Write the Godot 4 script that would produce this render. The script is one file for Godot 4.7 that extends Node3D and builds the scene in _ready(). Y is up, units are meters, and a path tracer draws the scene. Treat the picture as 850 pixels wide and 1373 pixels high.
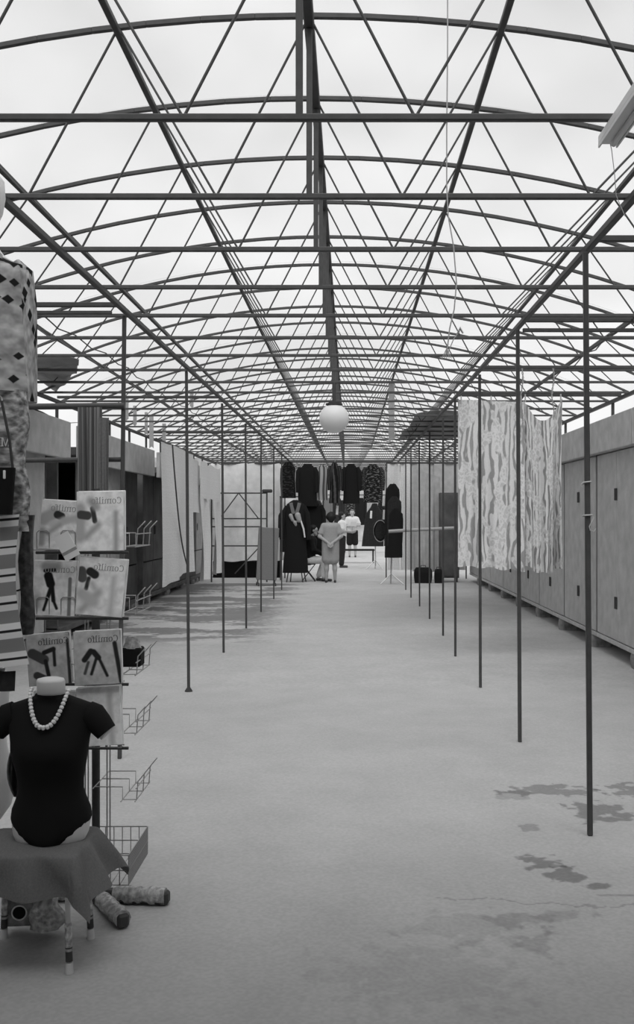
extends Node3D

# ---------------------------------------------------------------- shared state
const CENTRE := -0.17        # X of the roof ridge
const CHORD_Y := 2.89        # height of the trusses' straight bottom tubes
const APEX_Y := 3.648        # height of the ridge
const HALF := 3.19           # half the width of the roof
const BEAM_L := -1.435       # X of the two rows of posts
const BEAM_R := 1.166
var M := {}
var used := {}
var rng := RandomNumberGenerator.new()

# ---------------------------------------------------------------- naming
func numbered(called: String) -> String:
	if not used.has(called):
		used[called] = 0
		return called
	used[called] += 1
	return "%s_%03d" % [called, used[called]]

func tag(o, label: String, category: String, group := "", kind := ""):
	o.set_meta("label", label)
	o.set_meta("category", category)
	if group != "": o.set_meta("group", group)
	if kind != "": o.set_meta("kind", kind)
	return o

func thing(called: String, label: String, category: String, at := Vector3.ZERO, turn := 0.0, group := "") -> Node3D:
	var o := Node3D.new()
	o.name = numbered(called)
	add_child(o)
	o.position = at
	o.rotation.y = turn
	tag(o, label, category, group)
	return o

func structure(called: String, label: String, category: String) -> Node3D:
	var o := Node3D.new()
	o.name = numbered(called)
	add_child(o)
	tag(o, label, category, "", "structure")
	return o

func again(o: Node3D, called: String, at: Vector3, label := "", turn := 0.0) -> Node3D:
	var c: Node3D = o.duplicate()
	c.name = numbered(called)
	add_child(c)
	c.position = at
	c.rotation.y = turn
	if label != "": c.set_meta("label", label)
	return c

func obj(called: String, st: SurfaceTool, m: Material, parent: Node = null) -> MeshInstance3D:
	var o := MeshInstance3D.new()
	o.mesh = st.commit()
	o.material_override = null
	o.mesh.surface_set_material(0, m)
	o.cast_shadow = GeometryInstance3D.SHADOW_CASTING_SETTING_ON
	if parent == null:
		o.name = numbered(called)
		add_child(o)
	else:
		o.name = called
		parent.add_child(o, true)
	return o

func inst(called: String, mesh: Mesh, parent: Node, at: Vector3) -> MeshInstance3D:
	var o := MeshInstance3D.new()
	o.mesh = mesh
	o.name = called
	o.position = at
	parent.add_child(o, true)
	return o

# ---------------------------------------------------------------- mesh helpers
func mb() -> SurfaceTool:
	var st := SurfaceTool.new()
	st.begin(Mesh.PRIMITIVE_TRIANGLES)
	return st

func tri(st: SurfaceTool, a: Vector3, b: Vector3, c: Vector3, na: Vector3, nb: Vector3, nc: Vector3, ua := Vector2.ZERO, ub := Vector2.ZERO, uc := Vector2.ZERO):
	if (c - a).cross(b - a).dot(na + nb + nc) < 0.0:
		var t := b; b = c; c = t
		var tn := nb; nb = nc; nc = tn
		var tu := ub; ub = uc; uc = tu
	st.set_normal(na); st.set_uv(ua); st.add_vertex(a)
	st.set_normal(nb); st.set_uv(ub); st.add_vertex(b)
	st.set_normal(nc); st.set_uv(uc); st.add_vertex(c)

func quad(st: SurfaceTool, a: Vector3, b: Vector3, c: Vector3, d: Vector3, n: Vector3):
	tri(st, a, b, c, n, n, n, Vector2(0, 1), Vector2(1, 1), Vector2(1, 0))
	tri(st, a, c, d, n, n, n, Vector2(0, 1), Vector2(1, 0), Vector2(0, 0))

# a box with chamfered edges, given by centre, size and axes
func box(st: SurfaceTool, c: Vector3, s: Vector3, b := Basis.IDENTITY, ch := 0.0):
	var h := s * 0.5
	if ch <= 0.0:
		for ax in 3:
			for sg in [-1.0, 1.0]:
				var n := Vector3.ZERO; n[ax] = sg
				var u := Vector3.ZERO; u[(ax + 1) % 3] = h[(ax + 1) % 3]
				var v := Vector3.ZERO; v[(ax + 2) % 3] = h[(ax + 2) % 3]
				var o: Vector3 = n * h[ax]
				quad(st, c + b * (o - u - v), c + b * (o + u - v), c + b * (o + u + v), c + b * (o - u + v), b * n)
		return
	ch = min(ch, min(h.x, min(h.y, h.z)) * 0.9)
	for ax in 3:
		var p := (ax + 1) % 3
		var q := (ax + 2) % 3
		for sg in [-1.0, 1.0]:
			var n := Vector3.ZERO; n[ax] = sg
			var u := Vector3.ZERO; u[p] = h[p] - ch
			var v := Vector3.ZERO; v[q] = h[q] - ch
			var o: Vector3 = n * h[ax]
			quad(st, c + b * (o - u - v), c + b * (o + u - v), c + b * (o + u + v), c + b * (o - u + v), b * n)
			for sp in [-1.0, 1.0]:                      # the bevel between faces ax and p
				var m := Vector3.ZERO; m[p] = sp
				var w := Vector3.ZERO; w[q] = h[q] - ch
				var e0 := Vector3.ZERO; e0[ax] = sg * h[ax]; e0[p] = sp * (h[p] - ch)
				var e1 := Vector3.ZERO; e1[ax] = sg * (h[ax] - ch); e1[p] = sp * h[p]
				quad(st, c + b * (e0 - w), c + b * (e0 + w), c + b * (e1 + w), c + b * (e1 - w), b * (n + m).normalized())
	for sx in [-1.0, 1.0]:
		for sy in [-1.0, 1.0]:
			for sz in [-1.0, 1.0]:
				var k := Vector3(sx, sy, sz)
				var n2 := b * k.normalized()
				tri(st, c + b * (k * Vector3(h.x, h.y - ch, h.z - ch)), c + b * (k * Vector3(h.x - ch, h.y, h.z - ch)), c + b * (k * Vector3(h.x - ch, h.y - ch, h.z)), n2, n2, n2)

func span(st: SurfaceTool, lo: Vector3, hi: Vector3, ch := 0.0):
	box(st, (lo + hi) * 0.5, (hi - lo).abs(), Basis.IDENTITY, ch)

func frame_of(d: Vector3, up := Vector3.UP) -> Basis:
	var z := d.normalized()
	if absf(z.dot(up)) > 0.98: up = Vector3.FORWARD
	var x := up.cross(z).normalized()
	return Basis(x, z.cross(x), z)

func bar(st: SurfaceTool, a: Vector3, b: Vector3, w: float, h: float, ch := 0.0, up := Vector3.UP):
	box(st, (a + b) * 0.5, Vector3(w, h, a.distance_to(b)), frame_of(b - a, up), ch)

func tube(st: SurfaceTool, pts: Array, r, sides := 8, flat_y := 1.0):
	var n := pts.size()
	var rings := []
	var nor := []
	var x := Vector3.ZERO
	for i in n:
		var d: Vector3 = (pts[min(i + 1, n - 1)] - pts[max(i - 1, 0)]).normalized()
		if i == 0: x = frame_of(d).x
		x = (x - d * x.dot(d)).normalized()
		var y := d.cross(x)
		var ri: float = r[i] if r is Array else r
		var a := PackedVector3Array()
		var b := PackedVector3Array()
		for k in sides + 1:
			var t := TAU * k / sides
			var v := x * cos(t) + y * sin(t) * flat_y
			a.append(pts[i] + v * ri)
			b.append((x * cos(t) + y * sin(t) / flat_y).normalized())
		rings.append(a); nor.append(b)
	for i in n - 1:
		for k in sides:
			var u0 := float(k) / sides
			var u1 := float(k + 1) / sides
			var v0 := float(i) / (n - 1)
			var v1 := float(i + 1) / (n - 1)
			tri(st, rings[i][k], rings[i][k + 1], rings[i + 1][k + 1], nor[i][k], nor[i][k + 1], nor[i + 1][k + 1], Vector2(u0, v0), Vector2(u1, v0), Vector2(u1, v1))
			tri(st, rings[i][k], rings[i + 1][k + 1], rings[i + 1][k], nor[i][k], nor[i + 1][k + 1], nor[i + 1][k], Vector2(u0, v0), Vector2(u1, v1), Vector2(u0, v1))
	for e in [0, n - 1]:
		var d2: Vector3 = (pts[e] - pts[1 if e == 0 else n - 2]).normalized()
		for k in sides:
			tri(st, pts[e], rings[e][k], rings[e][k + 1], d2, d2, d2)

func grid_normals(P: Array, wrap: bool) -> Array:
	var m := P.size()
	var n: int = P[0].size()
	var out := []
	for i in m:
		var row := PackedVector3Array()
		for j in n:
			var jl := j - 1
			var jr := j + 1
			if wrap:
				if jl < 0: jl = n - 2
				if jr > n - 1: jr = 1
			else:
				jl = max(jl, 0); jr = min(jr, n - 1)
			var du: Vector3 = P[i][jr] - P[i][jl]
			var dv: Vector3 = P[min(i + 1, m - 1)][j] - P[max(i - 1, 0)][j]
			var c := du.cross(dv)
			row.append(c.normalized() if c.length() > 1e-12 else Vector3.UP)
		out.append(row)
	return out

func grid(st: SurfaceTool, P: Array, N: Array, sg := 1.0):
	var m := P.size()
	var n: int = P[0].size()
	for i in m - 1:
		for j in n - 1:
			var ua := Vector2(float(j) / (n - 1), float(i) / (m - 1))
			var ub := Vector2(float(j + 1) / (n - 1), float(i) / (m - 1))
			var uc := Vector2(float(j + 1) / (n - 1), float(i + 1) / (m - 1))
			var ud := Vector2(float(j) / (n - 1), float(i + 1) / (m - 1))
			tri(st, P[i][j], P[i][j + 1], P[i + 1][j + 1], N[i][j] * sg, N[i][j + 1] * sg, N[i + 1][j + 1] * sg, ua, ub, uc)
			tri(st, P[i][j], P[i + 1][j + 1], P[i + 1][j], N[i][j] * sg, N[i + 1][j + 1] * sg, N[i + 1][j] * sg, ua, uc, ud)

# a piece of cloth or film with a thickness: f(u, v) gives its points, u along the width, v downwards
func sheet(st: SurfaceTool, f: Callable, nu: int, nv: int, thick := 0.003):
	var P := []
	for i in nv + 1:
		var row := PackedVector3Array()
		for j in nu + 1:
			row.append(f.call(float(j) / nu, float(i) / nv))
		P.append(row)
	var N := grid_normals(P, false)
	var B := []
	for i in nv + 1:
		var row := PackedVector3Array()
		for j in nu + 1: row.append(P[i][j] - N[i][j] * thick)
		B.append(row)
	grid(st, P, N, 1.0)
	grid(st, B, N, -1.0)
	for i in nv:
		for j in [0, nu]:
			var e: Vector3 = (P[i][j] - P[i][1 if j == 0 else nu - 1]).normalized()
			quad(st, P[i][j], P[i + 1][j], B[i + 1][j], B[i][j], e)
	for j in nu:
		for i in [0, nv]:
			var e2: Vector3 = (P[i][j] - P[1 if i == 0 else nv - 1][j]).normalized()
			quad(st, P[i][j], P[i][j + 1], B[i][j + 1], B[i][j], e2)

# a skin over closed rings (each ring repeats its first point at the end), capped
func loft(st: SurfaceTool, rings: Array):
	var N := grid_normals(rings, true)
	var mid := Vector3.ZERO
	var cnt := 0
	for r in rings:
		for p in r:
			mid += p; cnt += 1
	mid /= cnt
	var s := 0.0
	for i in rings.size():
		var c := Vector3.ZERO
		for p in rings[i]: c += p
		c /= rings[i].size()
		for j in rings[i].size(): s += N[i][j].dot(rings[i][j] - c)
	var sg := 1.0 if s > 0 else -1.0
	grid(st, rings, N, sg)
	for e in [0, rings.size() - 1]:
		var c := Vector3.ZERO
		var n: int = rings[e].size() - 1
		for j in n: c += rings[e][j]
		c /= n
		var o := Vector3.ZERO
		var e2: int = 1 if e == 0 else rings.size() - 2
		for j in n: o += rings[e2][j]
		var d := (c - o / n).normalized()
		for j in n: tri(st, c, rings[e][j], rings[e][j + 1], d, d, d)

func ring(c: Vector3, rx: float, rz: float, n := 24, ex := 2.0, wob := 0.0, ph := 0.0) -> PackedVector3Array:
	var a := PackedVector3Array()
	for k in n + 1:
		var t := TAU * (k % n) / n
		var cx := cos(t)
		var sz := sin(t)
		var w := 1.0 + wob * (sin(5.0 * t + ph) * 0.6 + sin(9.0 * t + 1.7 * ph + 1.0) * 0.4)
		a.append(c + Vector3(signf(cx) * pow(absf(cx), 2.0 / ex) * rx * w, 0, signf(sz) * pow(absf(sz), 2.0 / ex) * rz * w))
	return a

# bones [a, b, ra, rb] joined smoothly and meshed as surface nets
func blob(bones: Array, cell: float, k := 0.05) -> SurfaceTool:
	var lo := Vector3(1e9, 1e9, 1e9)
	var hi := -lo
	for b in bones:
		for e in 2:
			var rr: Vector3 = Vector3.ONE * (b[2 + e] + cell * 2.5)
			lo = lo.min(b[e] - rr); hi = hi.max(b[e] + rr)
	var nx := int((hi.x - lo.x) / cell) + 2
	var ny := int((hi.y - lo.y) / cell) + 2
	var nz := int((hi.z - lo.z) / cell) + 2
	var f := PackedFloat32Array()
	f.resize(nx * ny * nz)
	f.fill(1.0)
	for b in bones:
		var a: Vector3 = b[0]
		var ab: Vector3 = b[1] - a
		var l2: float = max(ab.length_squared(), 1e-9)
		var ra: float = b[2]
		var dr: float = b[3] - b[2]
		var m: float = max(b[2], b[3]) + k + cell * 2.0
		var l: Vector3 = ((a.min(b[1]) - Vector3.ONE * m - lo) / cell).floor()
		var h: Vector3 = ((a.max(b[1]) + Vector3.ONE * m - lo) / cell).ceil()
		for iz in range(max(int(l.z), 0), min(int(h.z), nz - 1) + 1):
			for iy in range(max(int(l.y), 0), min(int(h.y), ny - 1) + 1):
				var at := (iz * ny + iy) * nx
				for ix in range(max(int(l.x), 0), min(int(h.x), nx - 1) + 1):
					var p := lo + Vector3(ix, iy, iz) * cell - a
					var t := clampf(p.dot(ab) / l2, 0.0, 1.0)
					var d := (p - ab * t).length() - ra - dr * t
					var g := f[at + ix]
					var q := clampf(0.5 + 0.5 * (g - d) / k, 0.0, 1.0)
					f[at + ix] = lerpf(g, d, q) - k * q * (1.0 - q)
	var ids := PackedInt32Array()
	ids.resize(nx * ny * nz)
	ids.fill(-1)
	var vs := PackedVector3Array()
	var step := [1, nx, nx * ny]
	for iz in nz - 1:
		for iy in ny - 1:
			for ix in nx - 1:
				var at := (iz * ny + iy) * nx + ix
				var c := [f[at], f[at + 1], f[at + nx], f[at + nx + 1], f[at + nx * ny], f[at + nx * ny + 1], f[at + nx * ny + nx], f[at + nx * ny + nx + 1]]
				var neg := 0
				for v in c:
					if v < 0.0: neg += 1
				if neg == 0 or neg == 8: continue
				var s := Vector3.ZERO
				var n := 0
				for i in 8:
					for ax in 3:
						var j := i | (1 << ax)
						if j == i or (c[i] < 0.0) == (c[j] < 0.0): continue
						var t: float = c[i] / (c[i] - c[j])
						var p := Vector3(i & 1, (i >> 1) & 1, (i >> 2) & 1)
						p[ax] += t
						s += p; n += 1
				ids[at] = vs.size()
				vs.append(lo + (Vector3(ix, iy, iz) + s / n) * cell)
	var tris := PackedInt32Array()
	for iz in range(1, nz - 1):
		for iy in range(1, ny - 1):
			for ix in range(1, nx - 1):
				var at := (iz * ny + iy) * nx + ix
				for ax in 3:
					var s0 := f[at] < 0.0
					if s0 == (f[at + step[ax]] < 0.0): continue
					var u: int = step[(ax + 1) % 3]
					var v: int = step[(ax + 2) % 3]
					var q := [ids[at - u - v], ids[at - v], ids[at], ids[at - u]]
					if q.min() < 0: continue
					if s0: tris.append_array([q[0], q[2], q[1], q[0], q[3], q[2]])
					else: tris.append_array([q[0], q[1], q[2], q[0], q[2], q[3]])
	var ns := PackedVector3Array()
	ns.resize(vs.size())
	for i in range(0, tris.size(), 3):
		var a := vs[tris[i]]
		var n := (vs[tris[i + 2]] - a).cross(vs[tris[i + 1]] - a)
		for e in 3: ns[tris[i + e]] += n
	var st := mb()
	for i in tris.size():
		st.set_normal(ns[tris[i]].normalized())
		st.set_uv(Vector2.ZERO)
		st.add_vertex(vs[tris[i]])
	return st

# ---------------------------------------------------------------- materials
func grey(l: float) -> Color:
	return Color(l, l, l).linear_to_srgb()

func mat(l: float, rough := 0.7, tex: Texture2D = null, scale := 1.0, metal := 0.0) -> StandardMaterial3D:
	var m := StandardMaterial3D.new()
	m.albedo_color = grey(l)
	m.roughness = rough
	m.metallic = metal
	m.metallic_specular = 0.35
	m.cull_mode = BaseMaterial3D.CULL_DISABLED
	if tex:
		m.albedo_texture = tex
		m.uv1_triplanar = true
		m.uv1_world_triplanar = true
		m.uv1_scale = Vector3.ONE * scale
	return m

func printed(img: Image, rough := 0.75) -> StandardMaterial3D:
	var m := StandardMaterial3D.new()
	m.albedo_texture = ImageTexture.create_from_image(img)
	m.roughness = rough
	m.metallic_specular = 0.3
	m.cull_mode = BaseMaterial3D.CULL_DISABLED
	return m

func noise(sd: int, freq: float, oct := 4) -> FastNoiseLite:
	var n := FastNoiseLite.new()
	n.seed = sd
	n.noise_type = FastNoiseLite.TYPE_SIMPLEX_SMOOTH
	n.frequency = freq
	n.fractal_octaves = oct
	return n

func image_of(w: int, h: int, f: Callable) -> Image:
	var d := PackedByteArray()
	d.resize(w * h * 3)
	for y in h:
		for x in w:
			var v := clampi(int(f.call(x, y) * 255.0), 0, 255)
			var at := (y * w + x) * 3
			d[at] = v; d[at + 1] = v; d[at + 2] = v
	return Image.create_from_data(w, h, false, Image.FORMAT_RGB8, d)

# seamless mottling between two sRGB values
func mottled(sd: int, freq: float, lo: float, hi: float, size := 256) -> ImageTexture:
	var im := noise(sd, freq, 5).get_seamless_image(size, size)
	var src := im.get_data()
	var r := RandomNumberGenerator.new()
	r.seed = sd
	var out := image_of(size, size, func(x, y): return lerpf(lo, hi, src[y * size + x] / 255.0) + (r.randf() - 0.5) * 0.05)
	return ImageTexture.create_from_image(out)

func lettering(text: String, height: float, mirrored := true) -> SurfaceTool:
	var font := SystemFont.new()
	font.font_names = PackedStringArray(["Droid Serif"])
	font.font_italic = true
	var tm := TextMesh.new()
	tm.text = text
	tm.font = font
	tm.font_size = 32
	tm.pixel_size = height / 26.0
	tm.depth = 0.0008
	var a := tm.get_mesh_arrays()
	var v: PackedVector3Array = a[Mesh.ARRAY_VERTEX]
	var n: PackedVector3Array = a[Mesh.ARRAY_NORMAL]
	var ix = a[Mesh.ARRAY_INDEX]
	var st := mb()
	var count: int = ix.size() if ix != null and ix.size() > 0 else v.size()
	var s := Vector3(-1.0 if mirrored else 1.0, 1, 1)
	for i in range(0, count, 3):
		var k := []
		for e in 3: k.append(ix[i + e] if count != v.size() or ix != null else i + e)
		tri(st, v[k[0]] * s, v[k[1]] * s, v[k[2]] * s, n[k[0]] * s, n[k[1]] * s, n[k[2]] * s)
	return st

func _ready():
	rng.seed = 7
	# ---- camera: level, looking straight down the passage, lens shifted sideways
	var cam := Camera3D.new()
	cam.name = "camera"
	add_child(cam)
	cam.position = Vector3(0, 1.55, 0)
	cam.set_frustum(1373.0 / 1335.0 * 0.05, Vector2((425.0 - 469.0) / 1335.0 * 0.05, -(686.5 - 692.0) / 1335.0 * 0.05), 0.05, 300.0)
	cam.current = true
	# ---- overcast sky, the only light there is
	var env := Environment.new()
	var sky := Sky.new()
	var pano := PanoramaSkyMaterial.new()
	var cn := noise(11, 1.6, 5)
	var ce := noise(12, 5.0, 4)
	pano.panorama = ImageTexture.create_from_image(image_of(768, 384, func(x, y):
		var th: float = PI * (y + 0.5) / 384.0
		var ph: float = TAU * x / 768.0
		var d := Vector3(sin(th) * cos(ph), cos(th), sin(th) * sin(ph))
		if d.y < 0.0: return 0.55
		d.y *= 2.0
		return clampf(0.945 + 0.09 * cn.get_noise_3dv(d) + 0.06 * ce.get_noise_3dv(d), 0.0, 1.0)))
	pano.energy_multiplier = 1.0
	sky.sky_material = pano
	env.background_mode = Environment.BG_SKY
	env.sky = sky
	env.tonemap_mode = Environment.TONE_MAPPER_LINEAR
	env.tonemap_exposure = 1.04
	env.sdfgi_enabled = true
	env.ssao_enabled = true
	env.ssil_enabled = true
	var we := WorldEnvironment.new()
	we.name = "environment"
	we.environment = env
	add_child(we)
	# the sun behind thin cloud: a broad, soft source high behind the camera
	var sun := DirectionalLight3D.new()
	sun.name = "hazy_sun"
	add_child(sun)
	sun.look_at_from_position(Vector3(0.3, 10.0, 6.5), Vector3.ZERO, Vector3.UP)
	sun.light_energy = 0.6
	sun.light_angular_distance = 50.0
	sun.shadow_enabled = true

	materials()
	ground()
	roof()
	posts_and_beams()
	kiosks()
	far_stalls()
	hung_sheets()
	display_corner()
	far_garments()
	people()
	small_things()

func materials():
	var fine := mottled(3, 0.02, 0.86, 1.0)
	var coarse := mottled(4, 0.012, 0.72, 1.0)
	var weave := mottled(5, 0.09, 0.84, 1.0, 128)
	M.steel = mat(0.10, 0.55, fine, 2.0)
	M.post = mat(0.075, 0.5, fine, 2.0)
	M.rust = mat(0.09, 0.75, coarse, 1.5)
	M.roof = mat(0.8, 0.25)
	M.roof.metallic_specular = 0.0
	M.roof.roughness = 0.6
	M.roof.transparency = BaseMaterial3D.TRANSPARENCY_ALPHA
	M.roof.albedo_color = Color(0.95, 0.95, 0.95, 0.05)
	M.kiosk = mat(0.52, 0.65, fine, 0.7)
	M.kiosk_light = mat(0.54, 0.65, fine, 0.8)
	M.dark_and_shade = mat(0.14, 0.65, coarse, 0.6)  # shade put into the dark row's colour; also used for plain dark parts
	M.kiosk_fascia = mat(0.48, 0.65, fine, 0.7)
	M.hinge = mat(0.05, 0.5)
	M.stone = mat(0.33, 0.95, coarse, 4.0)
	M.canvas = mat(0.8, 0.85, fine, 0.6)
	M.canvas_grey = mat(0.5, 0.85, fine, 0.8)
	M.linen = mat(0.84, 0.9, weave, 3.0)
	M.white_cloth = mat(0.88, 0.9, weave, 3.0)
	M.grey_cloth = mat(0.17, 0.95, weave, 9.0)
	M.strip = mat(0.42, 0.9, weave, 3.0)
	M.curtain = mat(0.17, 0.9, weave, 4.0)
	M.black = mat(0.006, 0.9)
	M.black_cloth = mat(0.010, 0.95)
	M.dark_cloth = mat(0.03, 0.95, coarse, 6.0)
	M.tarp = mat(0.34, 0.8, coarse, 0.8)
	M.tarp_thin = mat(0.40, 0.8, coarse, 0.8)
	M.tarp_thin.backlight_enabled = true
	M.tarp_thin.backlight = Color(0.35, 0.35, 0.35)
	M.tarp_light = mat(0.42, 0.8, fine, 0.8)
	M.plastic = mat(0.62, 0.55)
	M.plastic_white = mat(0.78, 0.5)
	M.wire = mat(0.36, 0.35, null, 1.0, 0.4)
	M.chrome = mat(0.5, 0.3, null, 1.0, 0.8)
	M.rope = mat(0.5, 0.9)
	M.bead = mat(0.75, 0.25)
	M.film = mat(0.75, 0.2, mottled(6, 0.05, 0.45, 1.0, 128), 6.0)
	M.film_dark = mat(0.10, 0.25, mottled(7, 0.04, 0.4, 1.0, 128), 5.0)
	M.paper = mat(0.85, 0.6)
	M.skin = mat(0.36, 0.6)
	M.hair = mat(0.012, 0.6)
	M.dress = mat(0.40, 0.9, weave, 4.0)
	M.board = mat(0.24, 0.8, weave, 4.0)
	M.plaster = mat(0.55, 0.9, coarse, 0.3)
	M.lamp_glass = mat(0.72, 0.3)
	M.lamp_body = mat(0.82, 0.5)
	M.shirt = mat(0.55, 0.9)
	M.ink = mat(0.10, 0.6)
	M.pale_ink = mat(0.6, 0.7)

# ---------------------------------------------------------------- the ground
func ground():
	var broad := noise(21, 0.35, 4)
	var mid := noise(22, 1.8, 4)
	var edge := noise(23, 7.5, 5)
	var streak := noise(24, 1.0, 3)
	var r := RandomNumberGenerator.new()
	r.seed = 5
	# damp stains: x, z, half sizes, strength
	var damp := [
		[1.12, -5.62, 0.26, 0.12, 0.42], [0.92, -5.55, 0.12, 0.10, 0.22], [1.31, -5.22, 0.16, 0.17, 0.46], [1.60, -5.62, 0.16, 0.15, 0.42],
		[0.86, -4.47, 0.09, 0.10, 0.48], [0.93, -4.30, 0.08, 0.09, 0.48], [1.02, -4.17, 0.06, 0.035, 0.48], [1.12, -4.07, 0.09, 0.014, 0.35],
		[0.64, -3.82, 0.11, 0.10, 0.20], [0.68, -3.62, 0.06, 0.09, 0.2], [0.82, -3.86, 0.12, 0.05, 0.18], [0.25, -3.35, 0.35, 0.25, 0.10], [0.45, -3.75, 0.25, 0.15, 0.12], [0.9, -4.95, 0.06, 0.05, 0.3]]
	var tone := func(x: float, z: float) -> float:
		var v := 1.0 + 0.10 * broad.get_noise_2d(x, z) + 0.08 * mid.get_noise_2d(x, z)
		v *= 1.0 + (r.randf() - 0.5) * 0.16
		var wob := edge.get_noise_2d(x, z)
		if z > -7.0:
			for s in damp:
				var dx: float = (x - s[0]) / s[2]
				var dz: float = (z - s[1]) / s[3]
				if absf(dx) > 1.8 or absf(dz) > 1.8: continue
				var d := sqrt(dx * dx + dz * dz) + wob * 1.15
				v *= 1.0 - s[4] * (1.0 - smoothstep(0.75, 1.0, d))
			var crack := absf(z + 4.03 + 0.03 * sin(x * 5.0) + 0.05 * wob - 0.04 * x)
			if x > 0.35 and crack < 0.007: v *= 0.72
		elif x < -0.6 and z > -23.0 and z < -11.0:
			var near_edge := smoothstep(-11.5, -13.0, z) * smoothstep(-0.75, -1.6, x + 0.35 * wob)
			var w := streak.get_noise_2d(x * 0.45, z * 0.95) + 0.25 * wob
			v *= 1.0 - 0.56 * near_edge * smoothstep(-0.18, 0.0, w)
		return v
	var fl := structure("floor", "worn grey concrete ground with damp stains", "floor")
	var parts := [[-6.0, 6.0, 3.0, -9.0, 1200, 1200], [-6.0, 6.0, -9.0, -27.0, 600, 800], [-14.0, 14.0, -27.0, -70.0, 200, 300]]
	for p in parts:
		var x0: float = p[0]
		var x1: float = p[1]
		var z0: float = p[2]
		var z1: float = p[3]
		var w: int = p[4]
		var h: int = p[5]
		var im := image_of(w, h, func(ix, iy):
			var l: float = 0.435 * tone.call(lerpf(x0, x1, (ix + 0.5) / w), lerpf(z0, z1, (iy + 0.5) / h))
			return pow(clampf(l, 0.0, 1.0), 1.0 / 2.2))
		var m := printed(im, 0.85)
		m.metallic_specular = 0.3
		var st := mb()
		var a := Vector3(x0, 0, z1)
		var b := Vector3(x1, 0, z1)
		var c := Vector3(x1, 0, z0)
		var d := Vector3(x0, 0, z0)
		tri(st, a, b, c, Vector3.UP, Vector3.UP, Vector3.UP, Vector2(0, 1), Vector2(1, 1), Vector2(1, 0))
		tri(st, a, c, d, Vector3.UP, Vector3.UP, Vector3.UP, Vector2(0, 1), Vector2(1, 0), Vector2(0, 0))
		for q in [[a, b, Vector3.FORWARD], [b, c, Vector3.RIGHT], [c, d, Vector3.BACK], [d, a, Vector3.LEFT]]:
			quad(st, q[0], q[1], q[1] + Vector3(0, -0.2, 0), q[0] + Vector3(0, -0.2, 0), q[2])
		obj("slab", st, m, fl)
	# ground around the passage, out past the kiosks
	var so := mb()
	for q in [[-40.0, -6.0], [6.0, 40.0]]: span(so, Vector3(q[0], -0.2, -27.0), Vector3(q[1], -0.001, 12.0))
	span(so, Vector3(-6.0, -0.2, 3.0), Vector3(6.0, -0.001, 12.0))
	obj("slab", so, mat(0.435, 0.9), fl)

# ---------------------------------------------------------------- the roof
func arch_y(a: float) -> float:
	return APEX_Y - (APEX_Y - CHORD_Y) * (a / HALF) * (a / HALF)

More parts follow.
